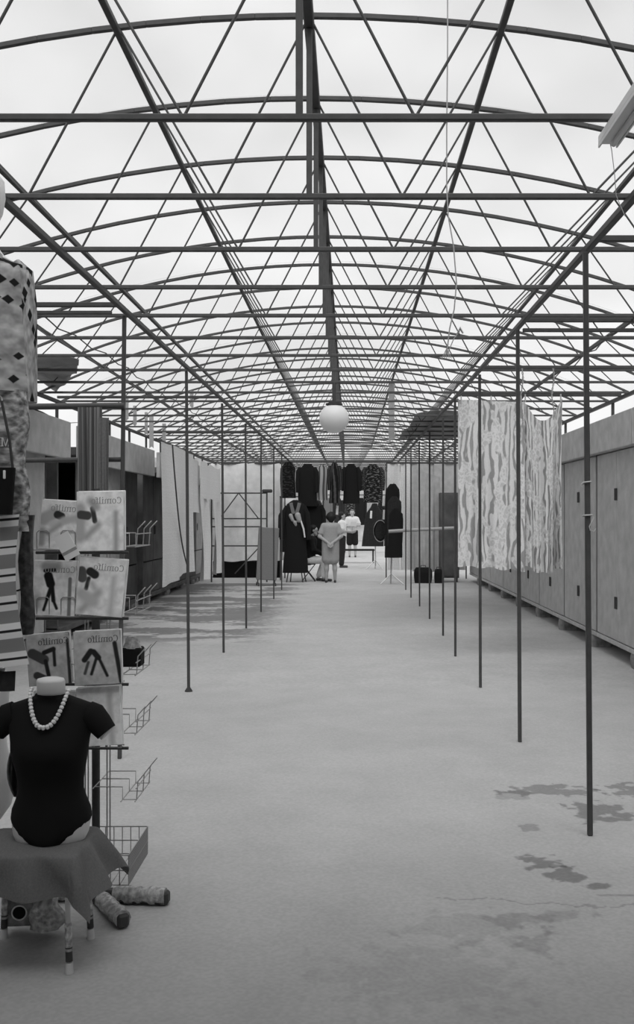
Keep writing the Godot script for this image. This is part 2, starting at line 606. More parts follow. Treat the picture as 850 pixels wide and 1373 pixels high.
func roof():
	# one truss: straight bottom tube, arched top tube, king post, diagonal rods
	var proto := thing("roof_truss", "dark steel roof truss with straight bottom tube, arched top tube and zigzag rods", "truss", Vector3(CENTRE, 0, -0.872), 0.0, "steel trusses in a row along the passage roof")
	var st := mb()
	bar(st, Vector3(-HALF, CHORD_Y, 0), Vector3(HALF, CHORD_Y, 0), 0.024, 0.024, 0.004)
	obj("bottom_tube", st, M.steel, proto)
	st = mb()
	var n := 28
	for i in n:
		var a0 := lerpf(-HALF, HALF, float(i) / n)
		var a1 := lerpf(-HALF, HALF, float(i + 1) / n)
		var p0 := Vector3(a0, arch_y(a0), 0)
		var p1 := Vector3(a1, arch_y(a1), 0)
		var e := (p1 - p0).normalized() * 0.001
		bar(st, p0 - e, p1 + e, 0.022, 0.023, 0.003)
	obj("top_tube", st, M.steel, proto)
	st = mb()
	bar(st, Vector3(0.0, CHORD_Y, 0), Vector3(0.0, APEX_Y, 0), 0.024, 0.024, 0.003)
	obj("king_post", st, M.steel, proto)
	for s in [-1.0, 1.0]:
		var webs := [[0.0, 0.39], [0.80, 0.39], [0.80, 1.18], [1.70, 1.18], [1.70, 2.08], [2.49, 2.08], [2.49, 2.80]]
		for w in webs:
			st = mb()
			tube(st, [Vector3(s * w[0], arch_y(w[0]), 0), Vector3(s * w[1], CHORD_Y, 0)], 0.0055, 6)
			obj("diagonal_rod", st, M.steel, proto)
	for k in range(1, 36):
		again(proto, "roof_truss", Vector3(CENTRE, 0, -0.872 - 0.826 * k))
	# purlins under the arched tubes
	var pl := [[0.0, "ridge_tube", "dark square ridge tube under the apex of the roof trusses", 0.042],
		[-0.80, "purlin", "roof purlin next to the ridge, on the side of the mannequins", 0.027], [0.80, "purlin", "roof purlin next to the ridge, on the side of the patterned sheets", 0.027],
		[-1.70, "purlin", "second roof purlin from the ridge, on the side of the mannequins", 0.027], [1.70, "purlin", "second roof purlin from the ridge, on the side of the patterned sheets", 0.027],
		[-2.49, "purlin", "third roof purlin from the ridge, on the side of the mannequins", 0.027], [2.49, "purlin", "third roof purlin from the ridge, on the side of the patterned sheets", 0.027]]
	for p in pl:
		st = mb()
		var y: float = arch_y(p[0]) - 0.014 - p[3] * 0.5
		bar(st, Vector3(CENTRE + p[0], y, 0.2), Vector3(CENTRE + p[0], y, -30.1), p[3], p[3], 0.004)
		tag(obj(p[1], st, M.post), p[2], "roof tube", "purlins of the passage roof")
	# clear film in overlapping lengths over the arches
	var cover := structure("ceiling", "clear plastic roofing laid over the trusses in overlapping lengths, with unseen shading canvas added behind", "roof")
	var len := 3.3
	for k in 9:
		var z0 := -1.75 - k * (len - 0.05)
		var lift := 0.018 + 0.004 * (k % 2)
		st = mb()
		sheet(st, func(u, v):
			var a := lerpf(-HALF - 0.05, HALF + 0.05, u)
			return Vector3(CENTRE + a, arch_y(a) + lift, z0 - len * v), 28, 1, 0.0015)
		obj("film_length", st, M.roof, cover)
	# unseen opaque canvas behind the camera, added to darken the near ground
	for k in 3:
		var z0 := 7.55 - k * 3.1
		st = mb()
		sheet(st, func(u, v):
			var a := lerpf(-HALF - 0.05, HALF + 0.05, u)
			return Vector3(CENTRE + a, arch_y(a) + 0.02 + 0.004 * k, z0 - 3.15 * v), 28, 4, 0.002)
		obj("shade_canvas", st, M.tarp, cover)

func posts_and_beams():
	# the two beams on the posts and the two on the kiosks
	var beams := [[BEAM_L, 2.861, 0.034, "steel beam on the row of posts beside the mannequins"], [BEAM_R, 2.861, 0.034, "steel beam on the row of posts beside the patterned sheets"],
		[-3.33, 2.855, 0.04, "eaves beam above the dark kiosks, on short stubs"], [2.99, 2.855, 0.04, "eaves beam above the light grey kiosks, on short stubs"]]
	for b in beams:
		var t := thing("roof_beam", b[3], "beam", Vector3(b[0], 0, 0), 0.0, "long beams carrying the trusses")
		var st := mb()
		bar(st, Vector3(0, b[1], 0.2), Vector3(0, b[1], -30.1), b[2], b[2], 0.005)
		obj("tube", st, M.post, t)
		if absf(b[0]) > 2.0:
			for k in 13:
				st = mb()
				var z := -7.6 - k * 1.24
				bar(st, Vector3(0, 2.64, z), Vector3(0, 2.835, z), 0.03, 0.03)
				obj("stub", st, M.post, t)
	# posts: foot and head
	var right := [[1.165, 1.143, 4.83], [1.166, 1.151, 6.83], [1.180, 1.173, 9.00], [1.166, 1.162, 11.00], [1.208, 1.208, 12.90], [1.202, 1.202, 15.00], [1.198, 1.191, 17.10], [1.161, 1.161, 18.90], [1.174, 1.174, 20.90]]
	var names_r := ["first", "second", "third", "fourth", "fifth", "sixth", "seventh", "eighth", "ninth"]
	for i in right.size():
		var r = right[i]
		post(Vector3(r[0], 0, -r[2]), Vector3(r[1], 2.83, -r[2]), "slim dark steel post, %s in the row beside the patterned sheets" % names_r[i], false)
	var left := [[-1.470, -1.440, 6.36], [-1.424, -1.444, 8.8], [-1.432, -1.45, 11.3], [-1.43, -1.44, 13.75], [-1.435, -1.435, 16.1], [-1.42, -1.42, 18.6], [-1.43, -1.43, 20.9]]
	for i in left.size():
		var l = left[i]
		post(Vector3(l[0], 0, -l[2]), Vector3(l[1], 2.83, -l[2]), "slim dark steel post, %s in the row on the mannequin side" % names_r[i], i == 1)
	# cross ties from the posts to the kiosks
	for t in [[4.83, 1], [6.83, 2], [9.0, 1], [11.0, 3], [15.0, 1]]:
		var th := thing("cross_tie", "steel cross tie from the beam to the light grey kiosks", "tie bar", Vector3(BEAM_R, 0, -t[0]), 0.0, "cross ties between posts and kiosks")
		var st := mb()
		var w := 0.046 if t[1] == 3 else 0.03
		bar(st, Vector3(0.02, 2.895, 0), Vector3(1.83, 2.895, 0), w, w, 0.004)
		obj("tube", st, M.post, th)
		if t[1] == 2:
			st = mb()
			bar(st, Vector3(0.02, 2.825, 0), Vector3(1.83, 2.825, 0), 0.025, 0.025, 0.003)
			obj("tube", st, M.post, th)
	for t in [[6.36, 2], [11.3, 1], [16.1, 1]]:
		var th := thing("cross_tie", "steel cross tie from the beam to the dark kiosks", "tie bar", Vector3(-3.32, 0, -t[0]), 0.0, "cross ties between posts and kiosks")
		var st := mb()
		bar(st, Vector3(0, 2.90, 0), Vector3(1.86, 2.90, 0), 0.03, 0.03, 0.004)
		obj("tube", st, M.post, th)
		if t[1] == 2:
			st = mb()
			bar(st, Vector3(0, 2.85, 0), Vector3(1.8, 2.85, 0), 0.022, 0.022, 0.003)
			obj("tube", st, M.post, th)

func post(foot: Vector3, head: Vector3, label: String, plate: bool):
	var t := thing("steel_post", label, "post", foot, 0.0, "steel posts along the passage")
	var st := mb()
	bar(st, Vector3.ZERO, head - foot, 0.025, 0.025, 0.004)
	obj("tube", st, M.post, t)
	if plate:
		st = mb()
		tube(st, [Vector3(0, 0, 0), Vector3(0, 0.014, 0), Vector3(0, 0.035, 0)], [0.036, 0.03, 0.016], 10)
		obj("foot_collar", st, M.rust, t)

# ---------------------------------------------------------------- kiosks
func kiosks():
	# the light grey row; unseen units behind the camera are added for near shade
	for k in 18:
		var z0 := 7.7 - k * 1.755
		var z1 := z0 - 1.735
		var t := thing("metal_kiosk", "light grey metal kiosk with two tall doors, raised on stones", "kiosk", Vector3(2.87, 0, z0), 0.0, "light grey kiosks in a row")
		var d := z1 - z0
		var st := mb()
		span(st, Vector3(0.05, 0.17, -0.025), Vector3(1.9, 2.5, d + 0.025), 0.01)
		obj("body", st, M.kiosk, t)
		st = mb()
		span(st, Vector3(-0.09, 2.26, -0.004), Vector3(0.1, 2.62, d + 0.004), 0.006)
		obj("fascia", st, M.kiosk_light, t)
		st = mb()
		span(st, Vector3(0.1, 2.5, 0), Vector3(1.95, 2.56, d), 0.005)
		obj("roof_panel", st, M.kiosk, t)
		st = mb()
		span(st, Vector3(0.0, 0.15, 0), Vector3(0.06, 0.2, d), 0.004)
		obj("sill", st, M.kiosk_light, t)
		for h in 2:
			var a := -0.03 if h == 0 else d * 0.5 - 0.005
			var b := d * 0.5 + 0.005 if h == 0 else d + 0.03
			st = mb()
			span(st, Vector3(0.0, 0.21, a), Vector3(0.045, 2.25, b), 0.006)
			var leaf := obj("door", st, M.kiosk, t)
			for y in [0.55, 1.72]:
				st = mb()
				tube(st, [Vector3(-0.008, y, d * 0.5 + (0.025 if h == 0 else -0.025)), Vector3(-0.008, y + 0.13, d * 0.5 + (0.025 if h == 0 else -0.025))], 0.011, 8)
				obj("hinge", st, M.hinge, leaf)
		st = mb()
		span(st, Vector3(0.012, 0.2, d + 0.028), Vector3(0.05, 2.26, d))  # dark strip standing in for the shade in the gap between kiosks
		obj("gap_shade_strip", st, M.hinge, t)
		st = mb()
		span(st, Vector3(0.012, 0.2, 0.0), Vector3(0.05, 2.26, -0.028))  # same painted gap shade at the unit's other end
		obj("gap_shade_strip", st, M.hinge, t)
		# stones it stands on
		for q in [0.25]:
			var s := thing("stone_block", "rough stone block under a light grey kiosk", "stone", Vector3(2.99, 0, z0 - q), 0.0, "stones under the light grey kiosks")
			st = rough_stone(0.11 + 0.02 * rng.randf(), 0.15, 0.11)
			obj("stone", st, M.stone, s)
	# the dark row, its darker tone standing in for shade: deep boxes with recessed doors under a deep fascia
	var z := 3.0
	var plan := [[4.6, [1, 2, 1, 2, 2]], [4.7, [2, 1, 1, 1, 2]], [4.6, [1, 1, 1, 1, 1]], [4.62, [0, 1, 1, 1, 2]], [4.6, [2, 2, 2, 0, 2]], [2.0, [2, 1]]]  # the first two kiosks stand out of view, added to shade the near end
	var said := ["unseen dark kiosk with mixed doors, added to shade the near end", "unseen dark kiosk level with the mannequin display, added to shade the near end", "dark kiosk with a deep grey fascia, next to the blouse display", "dark kiosk with one open bay behind the striped curtain", "dark kiosk with closed doors coloured dark for shade, behind the pale sheet", "dark kiosk behind the pale two-legged curtain"]
	for i in plan.size():
		var L: float = plan[i][0]
		var t := thing("market_kiosk", said[i], "kiosk", Vector3(-3.6, 0, z), 0.0, "dark kiosks in a row")
		var st := mb()
		span(st, Vector3(-1.9, 0.15, 0), Vector3(-1.84, 2.3, -L))
		obj("back_wall", st, M.dark_and_shade, t)
		for e in [[0.0, -0.05], [-L, -L + 0.05]]:
			st = mb()
			span(st, Vector3(-1.84, 0.15, e[0]), Vector3(0.0, 2.3, e[1]))
			obj("side_wall", st, M.dark_and_shade, t)
		st = mb()
		span(st, Vector3(-1.9, 0.1, 0), Vector3(0.03, 0.17, -L), 0.004)
		obj("floor_frame", st, M.dark_and_shade, t)
		st = mb()
		span(st, Vector3(-1.95, 2.3, 0.02), Vector3(0.24, 2.4, -L - 0.02), 0.004)
		obj("roof_panel", st, M.dark_and_shade, t)
		st = mb()
		span(st, Vector3(0.24, 2.22, 0.03), Vector3(0.3, 2.66, -L + 0.02), 0.006)
		obj("fascia", st, M.kiosk_fascia, t)
		var n: int = plan[i][1].size()
		var w := L / n
		for k in n:
			var kind: int = plan[i][1][k]
			if kind == 0: continue
			st = mb()
			span(st, Vector3(-0.04, 0.75, -k * w - 0.02), Vector3(0.0, 2.28, -(k + 1) * w + 0.02), 0.005)
			var leaf := obj("door", st, M.kiosk_fascia if kind == 1 else M.dark_and_shade, t)  # the darker doors have shade put into their colour
			st = mb()
			span(st, Vector3(-0.04, 0.18, -k * w - 0.02), Vector3(-0.01, 0.73, -(k + 1) * w + 0.02), 0.005)
			obj("lower_panel", st, M.kiosk_fascia if kind == 1 else M.dark_and_shade, t)
			st = mb()
			span(st, Vector3(0.0, 1.22, -k * w - 0.09), Vector3(0.03, 1.38, -k * w - 0.06), 0.004)
			obj("handle", st, M.chrome if kind == 1 else M.hinge, leaf)
		for q in [0.4, L * 0.5, L - 0.4]:
			var s := thing("stone_block", "rough stone block under a dark kiosk", "stone", Vector3(-3.72, 0, z - q), 0.0, "stones under the dark kiosks")
			st = rough_stone(0.16, 0.10, 0.14)
			obj("stone", st, M.stone, s)
		z -= L + 0.45

func rough_stone(rx: float, h: float, rz: float) -> SurfaceTool:
	var st := mb()
	var rings := []
	var ph := rng.randf() * 6.0
	for i in 5:
		var v := i / 4.0
		var s := 0.94 + 0.10 * sin(PI * (0.15 + 0.7 * v))
		rings.append(ring(Vector3(0, h * v, 0), rx * s, rz * s, 14, 4.5, 0.06, ph + v))
	loft(st, rings)
	return st

# ---------------------------------------------------------------- cloth hung in the passage
func hang(called: String, label: String, category: String, group: String, p0: Vector3, p1: Vector3, drop0: float, drop1: float, amp: float, waves: float, m: Material, nu := 36, nv := 24, sag := 0.0, pinch := 0.0) -> MeshInstance3D:
	var st := mb()
	var side := (p1 - p0).cross(Vector3.UP).normalized()
	var ph := rng.randf() * 6.0
	var org := (p0 + p1) * 0.5
	sheet(st, func(u, v):
		var p := p0.lerp(p1, u) - org
		var mid := p0.lerp(p1, 0.5) - org
		p = p.lerp(Vector3(mid.x, p.y, mid.z), pinch * sin(PI * clampf(v * 1.1, 0, 1)))
		p.y -= sag * sin(PI * u) * (1.0 - 0.7 * v)
		p.y -= lerpf(drop0, drop1, u) * v
		var w := sin(u * waves * TAU + ph + 0.8 * v) * 0.6 + sin(u * waves * 2.3 * TAU + 2.0 * ph - 1.3 * v) * 0.3 + sin(u * waves * 0.45 * TAU + ph * 3.0 + 2.0 * v) * 0.5
		p += side * amp * (0.35 + 0.65 * v) * w
		p.y += 0.012 * v * sin(u * waves * TAU * 1.3 + ph)
		return p, nu, nv, 0.003)
	var o := obj(called, st, m)
	o.position = org
	tag(o, label, category, group)
	return o

func flower_print(sd: int, pale: float, dark: float) -> Image:
	var warp := noise(sd, 0.010, 3)
	var spot := noise(sd + 1, 0.011, 3)
	var fine := noise(sd + 2, 0.05, 3)
	return image_of(256, 448, func(x, y):
		var a: float = x + 22.0 * warp.get_noise_2d(x, y * 0.6)
		var s: float = sin(a * 0.26) + 0.4 * sin(a * 0.47 + 1.0 + y * 0.012) + 0.9 * fine.get_noise_2d(x, y * 0.3)
		var stripe := smoothstep(0.0, 0.4, s)
		var bloom := smoothstep(0.05, 0.14, spot.get_noise_2d(x, y * 0.8))
		var petals := smoothstep(0.15, 0.3, absf(fine.get_noise_2d(x * 0.8 + 90, y * 0.8))) * 0.4
		var v := lerpf(pale, dark, stripe * (1.0 - bloom))
		return lerpf(v, dark + 0.05, petals * bloom) + 0.03 * fine.get_noise_2d(x * 3, y * 3))

func hung_sheets():
	var fp := printed(flower_print(31, 0.88, 0.62), 0.9)
	var fp2 := printed(flower_print(41, 0.86, 0.56), 0.9)
	var a1 := hang("patterned_sheet", "wide pale sheet with leafy stripes hanging from the cross tie", "sheet", "", Vector3(1.191, 2.832, -10.970), Vector3(1.923, 2.807, -10.970), 1.83, 1.86, 0.065, 2.4, fp, 72, 40)
	var a2 := hang("patterned_sheet", "narrower crumpled leafy sheet pinned at two corners and sagging between them", "sheet", "", Vector3(1.909, 2.828, -10.940), Vector3(2.336, 2.845, -10.940), 1.81, 1.87, 0.10, 2.1, fp2, 60, 40, 0.24, 0.05)
	for q in [[a1, -0.33], [a1, 0.0], [a1, 0.33], [a2, -0.195], [a2, 0.195]]:
		var pg := mb()
		box(pg, Vector3(q[1], 0.01, 0.0), Vector3(0.014, 0.09, 0.02), Basis.IDENTITY, 0.004)
		obj("peg", pg, M.rope, q[0])
	# pale lengths in front of the dark kiosks
	var a := hang("pale_sheet", "long pale canvas sheet with a dark seam hanging before the dark kiosks", "sheet", "", Vector3(-2.9, 2.70, -15.35), Vector3(-2.86, 2.67, -18.2), 2.24, 2.14, 0.10, 1.3, M.linen, 40, 30)
	var st := mb()
	var pts := []
	for i in 15:
		var v := i / 14.0
		pts.append(Vector3(-2.76 + 0.02 * sin(v * 5.0), 2.66 - 1.98 * v, -15.5 - 1.55 * v * v) - a.position)
	tube(st, pts, 0.012, 6)
	obj("seam", st, M.hinge, a)
	hang("pale_board_cloth", "short square pale cloth hanging between the two long pale sheets", "sheet", "", Vector3(-2.95, 2.66, -17.9), Vector3(-2.95, 2.62, -19.4), 0.98, 1.02, 0.03, 1.0, M.linen, 16, 14)
	# a curtain split into two legs
	var t := thing("split_curtain", "pale curtain split into two long legs, at the end of the dark kiosks", "curtain", Vector3(-2.9, 0, -19.3))
	st = mb()
	sheet(st, func(u, v): return Vector3(0.03 * sin(u * 9.0), 2.60 + 0.03 * sin(u * 14.0) - 0.72 * v, -2.9 * u), 24, 10, 0.003)
	obj("heading", st, M.white_cloth, t)
	for q in [[0.0, 1.05, 1.62], [1.85, 2.85, 1.60]]:
		st = mb()
		sheet(st, func(u, v): return Vector3(0.05 * sin(u * 7.0 + v * 2.0) * (0.4 + v), 1.90 - q[2] * v, -lerpf(q[0], q[1], u) - 0.12 * sin(PI * v)), 14, 20, 0.003)
		obj("curtain_leg", st, M.white_cloth, t)
	# what they hang from
	tag_line("hanging_rail", "thin rail carrying the pale sheets before the dark kiosks", "rail", [Vector3(-2.92, 2.72, -15.0), Vector3(-2.92, 2.72, -22.6)], 0.012, M.post)
	# rails tied to the first post on the mannequin side
	tag_line("hanging_rail", "upper rail tied to the first post, carrying the striped curtain", "rail", [Vector3(-1.434, 2.253, -6.340), Vector3(-2.417, 2.243, -6.340)], 0.02, M.post)
	tag_line("hanging_rail", "lower rail tied to the first post, behind the striped curtain", "rail", [Vector3(-1.443, 1.913, -6.380), Vector3(-2.433, 1.904, -6.380)], 0.016, M.post)
	tag_line("rail_post", "steel upright holding the far ends of the two curtain rails", "post", [Vector3(-2.43, 0, -6.36), Vector3(-2.43, 2.85, -6.36)], 0.018, M.post)
	var cur := printed(image_of(128, 16, func(x, y): return 0.33 + 0.16 * smoothstep(-0.3, 0.6, sin(x * 0.30) + 0.6 * sin(x * 0.13 + 1.0))), 0.9)
	hang("striped_curtain", "dark striped curtain gathered on the upper rail beside the first post", "curtain", "", Vector3(-1.722, 2.239, -6.300), Vector3(-1.567, 2.239, -6.300), 0.72, 0.74, 0.03, 3.0, cur, 40, 16)
	hang("striped_curtain", "narrow dark scarf on the upper rail next to the first post", "curtain", "", Vector3(-1.583, 2.170, -6.270), Vector3(-1.517, 2.170, -6.270), 0.60, 0.56, 0.02, 1.6, M.curtain, 16, 12)
	# grey strips hanging from the roof
	for s in [[-2.899, 2.797, 12.90, 0.034], [-2.934, 2.793, 13.60, 0.025], [-2.945, 2.726, 14.40, 0.022], [-2.969, 2.577, 14.90, 0.033], [-2.984, 2.725, 16.00, 0.030], [-2.223, 3.081, 14.00, 0.026], [0.629, 2.696, 15.00, 0.045]]:
		var x: float = s[0]
		var y1: float = s[1]
		var zz: float = s[2]
		var w: float = s[3]
		var y0: float = arch_y(x - CENTRE) - 0.02
		var lab := "narrow grey cloth strip hanging from the roof above the dark kiosks" if x < 0.0 else "narrow grey cloth strip hanging from the roof over the passage"
		hang("cloth_strip", lab, "cloth strip", "cloth strips hanging from the roof", Vector3(x - w, y0, -zz), Vector3(x + w, y0, -zz), y0 - y1, y0 - y1, 0.01, 0.7, M.strip, 6, 8)
	# tarpaulins lying on the trusses
	lie("roof_tarp", "dark tarpaulin spread on the trusses over the far posts by the patterned sheets", Vector3(0.92, 2.93, -13.3), Vector3(2.35, 2.93, -13.3), Vector3(0.88, 2.97, -18.0), Vector3(2.5, 2.97, -18.0), M.tarp_thin)
	lie("roof_tarp", "grey tarpaulin spread on the trusses above the dark kiosk", Vector3(-3.3, 2.94, -8.6), Vector3(-2.42, 2.94, -8.9), Vector3(-3.3, 2.98, -11.2), Vector3(-2.72, 2.96, -9.9), M.tarp_thin)
	lie("roof_tarp", "pale film bundled on the roof of the dark kiosk", Vector3(-4.6, 2.55, -9.6), Vector3(-3.5, 2.68, -9.6), Vector3(-4.6, 2.62, -12.6), Vector3(-3.45, 2.72, -12.9), M.tarp_light)

func lie(called: String, label: String, a: Vector3, b: Vector3, c: Vector3, d: Vector3, m: Material):
	var st := mb()
	var o := (a + d) * 0.5
	sheet(st, func(u, v): return a.lerp(b, u).lerp(c.lerp(d, u), v) - o + Vector3(0, 0.03 * sin(v * 11.0 + u * 3.0) + 0.02 * sin(u * 9.0), 0), 14, 18, 0.003)
	var t := obj(called, st, m)
	t.position = o
	tag(t, label, "tarpaulin")

func tag_line(called: String, label: String, category: String, pts: Array, r: float, m: Material, group := ""):
	var st := mb()
	var o: Vector3 = pts[0]
	var q := []
	for p in pts: q.append(p - o)
	tube(st, q, r, 8)
	var t := obj(called, st, m)
	t.position = o
	return tag(t, label, category, group)

# ---------------------------------------------------------------- stalls that close the passage's sides far back
func far_stalls():
	var st := mb()
	var t := thing("canvas_stall", "pale canvas stall wall hung behind a tube frame, beyond the dark kiosks", "stall", Vector3(-2.55, 0, -24.8))
	for k in 2:
		st = mb()
		sheet(st, func(u, v): return Vector3(lerpf(-0.95 + 0.95 * k, 0.0 + 0.9 * k, u), 2.85 - 2.42 * v + 0.02 * sin(u * 8.0), 0.03 * sin(u * 9.0 + k) + 0.02 * sin(v * 7.0)), 12, 12, 0.004)
		obj("canvas_panel", st, M.canvas, t)
	st = mb()
	bar(st, Vector3(-1.0, 2.86, 0), Vector3(0.95, 2.86, 0), 0.03, 0.03)
	for x in [-0.98, 0.93]: bar(st, Vector3(x, 0, -0.04), Vector3(x, 2.86, -0.04), 0.03, 0.03)
	obj("frame", st, M.post, t)
	st = mb()
	span(st, Vector3(-0.9, 0.0, -0.7), Vector3(0.8, 0.42, -0.25), 0.01)
	obj("plinth", st, M.black_cloth, t)
	# tube frame in front
	t = thing("tube_frame", "bare tube frame with triangle braces standing before the pale canvas", "frame", Vector3(-2.5, 0, -23.4))
	for y in [2.09, 1.49, 1.30, 0.85]:
		st = mb()
		bar(st, Vector3(-0.75, y, 0), Vector3(0.55 if y > 1.4 else 0.42, y, 0), 0.03, 0.03)
		obj("rail", st, M.post, t)
	for x in [-0.75, 0.55]:
		st = mb()
		bar(st, Vector3(x, 0, 0), Vector3(x, 2.15, 0), 0.035, 0.035)
		obj("upright", st, M.post, t)
	for b in [[Vector3(-0.12, 2.08, 0.02), Vector3(-0.55, 1.50, 0.02)], [Vector3(-0.1, 2.08, 0.02), Vector3(0.35, 1.5, 0.02)], [Vector3(0.4, 0.85, 0.02), Vector3(-0.2, 0.2, 0.02)]]:
		st = mb()
		bar(st, b[0], b[1], 0.025, 0.025)
		obj("brace", st, M.post, t)
	st = mb()
	span(st, Vector3(0.44, 2.1, -0.05), Vector3(0.68, 2.18, 0.05), 0.02)
	obj("clamp", st, M.hinge, t)
	# grey board on castors
	t = thing("display_board", "grey cloth covered board on small castors beside the black garments", "board", Vector3(-1.86, 0, -22.1), 0.25)
	t.rotation.z = -0.05
	st = mb()
	span(st, Vector3(-0.23, 0.13, -0.02), Vector3(0.23, 1.3, 0.02), 0.012)
	obj("panel", st, M.board, t)
	for x in [-0.19, 0.19]:
		st = mb()
		bar(st, Vector3(x, 0.06, -0.14), Vector3(x, 0.06, 0.14), 0.025, 0.03, 0.005)
		bar(st, Vector3(x, 0.06, 0), Vector3(x, 0.15, 0), 0.025, 0.025)
		obj("foot", st, M.hinge, t)
		for z in [-0.13, 0.13]:
			st = mb()
			tube(st, [Vector3(x - 0.012, 0.03, z), Vector3(x + 0.012, 0.03, z)], 0.03, 10)
			obj("castor", st, M.hinge, t)
	# the other side
	t = thing("canvas_stall", "grey canvas stall wall with a pale end panel, beyond the light grey kiosks", "stall", Vector3(1.85, 0, -24.6))
	var xs := [[-0.92, -0.62, 0], [-0.60, -0.34, 0], [-0.32, 0.25, 1], [0.23, 1.0, 1]]
	for q in xs:
		st = mb()
		sheet(st, func(u, v): return Vector3(lerpf(q[0], q[1], u), 2.84 - 2.62 * v, 0.03 * sin(u * 7.0 + q[0] * 5.0) + 0.02 * sin(v * 6.0)), 10, 12, 0.004)
		obj("canvas_panel", st, M.linen if q[2] == 0 else M.canvas_grey, t)
	st = mb()
	bar(st, Vector3(-0.95, 2.86, 0), Vector3(1.05, 2.86, 0), 0.03, 0.03)
	for x in [-0.95, 1.03]: bar(st, Vector3(x, 0, -0.05), Vector3(x, 2.86, -0.05), 0.03, 0.03)
	obj("frame", st, M.post, t)
	hang("grey_curtain", "crumpled grey curtain with narrow stripes in front of the grey stall", "curtain", "", Vector3(1.485, 2.681, -23.600), Vector3(2.139, 2.469, -23.600), 2.45, 2.25, 0.05, 3.0, M.canvas_grey, 40, 24)
	t = thing("dark_locker", "tall dark metal locker beside the grey curtain", "locker", Vector3(2.311, 0, -23.3))
	st = mb()
	span(st, Vector3(-0.2, 0.1, -0.4), Vector3(0.25, 2.1, 0.0), 0.01)
	obj("body", st, M.dark_and_shade, t)
	st = mb()
	span(st, Vector3(-0.18, 0.14, 0.0), Vector3(0.23, 2.06, 0.02), 0.008)
	obj("door", st, M.dark_and_shade, t)
	st = mb()
	span(st, Vector3(-0.15, 1.05, 0.02), Vector3(-0.12, 1.2, 0.05), 0.006)
	obj("handle", st, M.hinge, t)
	for x in [-0.16, 0.2]:
		st = mb()
		span(st, Vector3(x - 0.02, 0, -0.2), Vector3(x + 0.02, 0.1, -0.05))
		obj("leg", st, M.hinge, t)
	for q in [[1.696, 0.42, 0.36, "large black holdall on the ground under the grey curtain"], [2.06, 0.2, 0.32, "small black holdall on the ground beside the dark locker"]]:
		var b := thing("holdall", q[3], "bag", Vector3(q[0], 0, -23.1))
		st = mb()
		var rings := []
		for i in 7:
			var v := i / 6.0
			rings.append(ring(Vector3(0, q[2] * v, 0), q[1] * 0.5 * (0.92 + 0.1 * sin(PI * v)) * (1.0 if v < 0.9 else 0.85), 0.13 * (1.0 if v < 0.9 else 0.6), 20, 3.5, 0.03, v))
		loft(st, rings)
		obj("body", st, M.black_cloth, b)
		st = mb()
		tube(st, [Vector3(-0.06, q[2] - 0.02, 0.08), Vector3(-0.05, q[2] + 0.05, 0.09), Vector3(0.05, q[2] + 0.05, 0.09), Vector3(0.06, q[2] - 0.02, 0.08)], 0.01, 6)
		obj("handle", st, M.hinge, b)
	tag_line("cross_rail", "pale horizontal rail tied across the far posts at waist height", "rail", [Vector3(0.816, 1.228, -20.950), Vector3(1.193, 1.252, -20.950), Vector3(2.213, 1.299, -20.950)], 0.035, M.strip)
	# the far end of the market
	st = mb()
	span(st, Vector3(-14, 0, -0.3), Vector3(14, 5.2, 0.0), 0.02)
	var wl := obj("wall_back", st, M.plaster)
	wl.position = Vector3(0, 0, -62)
	tag(wl, "pale plaster wall closing the far end of the market", "wall", "", "structure")

# ---------------------------------------------------------------- the mannequin and hosiery display
func strokes(w: int, h: int, bg: float, marks: Array, sd: int) -> Image:
	var n := noise(sd, 0.03, 3)
	return image_of(w, h, func(x, y):
		var p := Vector2(float(x) / w, float(y) / w)
		var v := bg + 0.10 * n.get_noise_2d(x, y)
		for m in marks:
			var a := Vector2(m[0], m[1])
			var b := Vector2(m[2], m[3])
			var t := clampf((p - a).dot(b - a) / maxf((b - a).length_squared(), 1e-6), 0, 1)
			var d: float = p.distance_to(a.lerp(b, t)) - m[4]
			var soft := 0.07 if m[5] > 0.5 else 0.02
			v = lerpf(v, m[5], 1.0 - smoothstep(-soft, soft, d))
		return v)

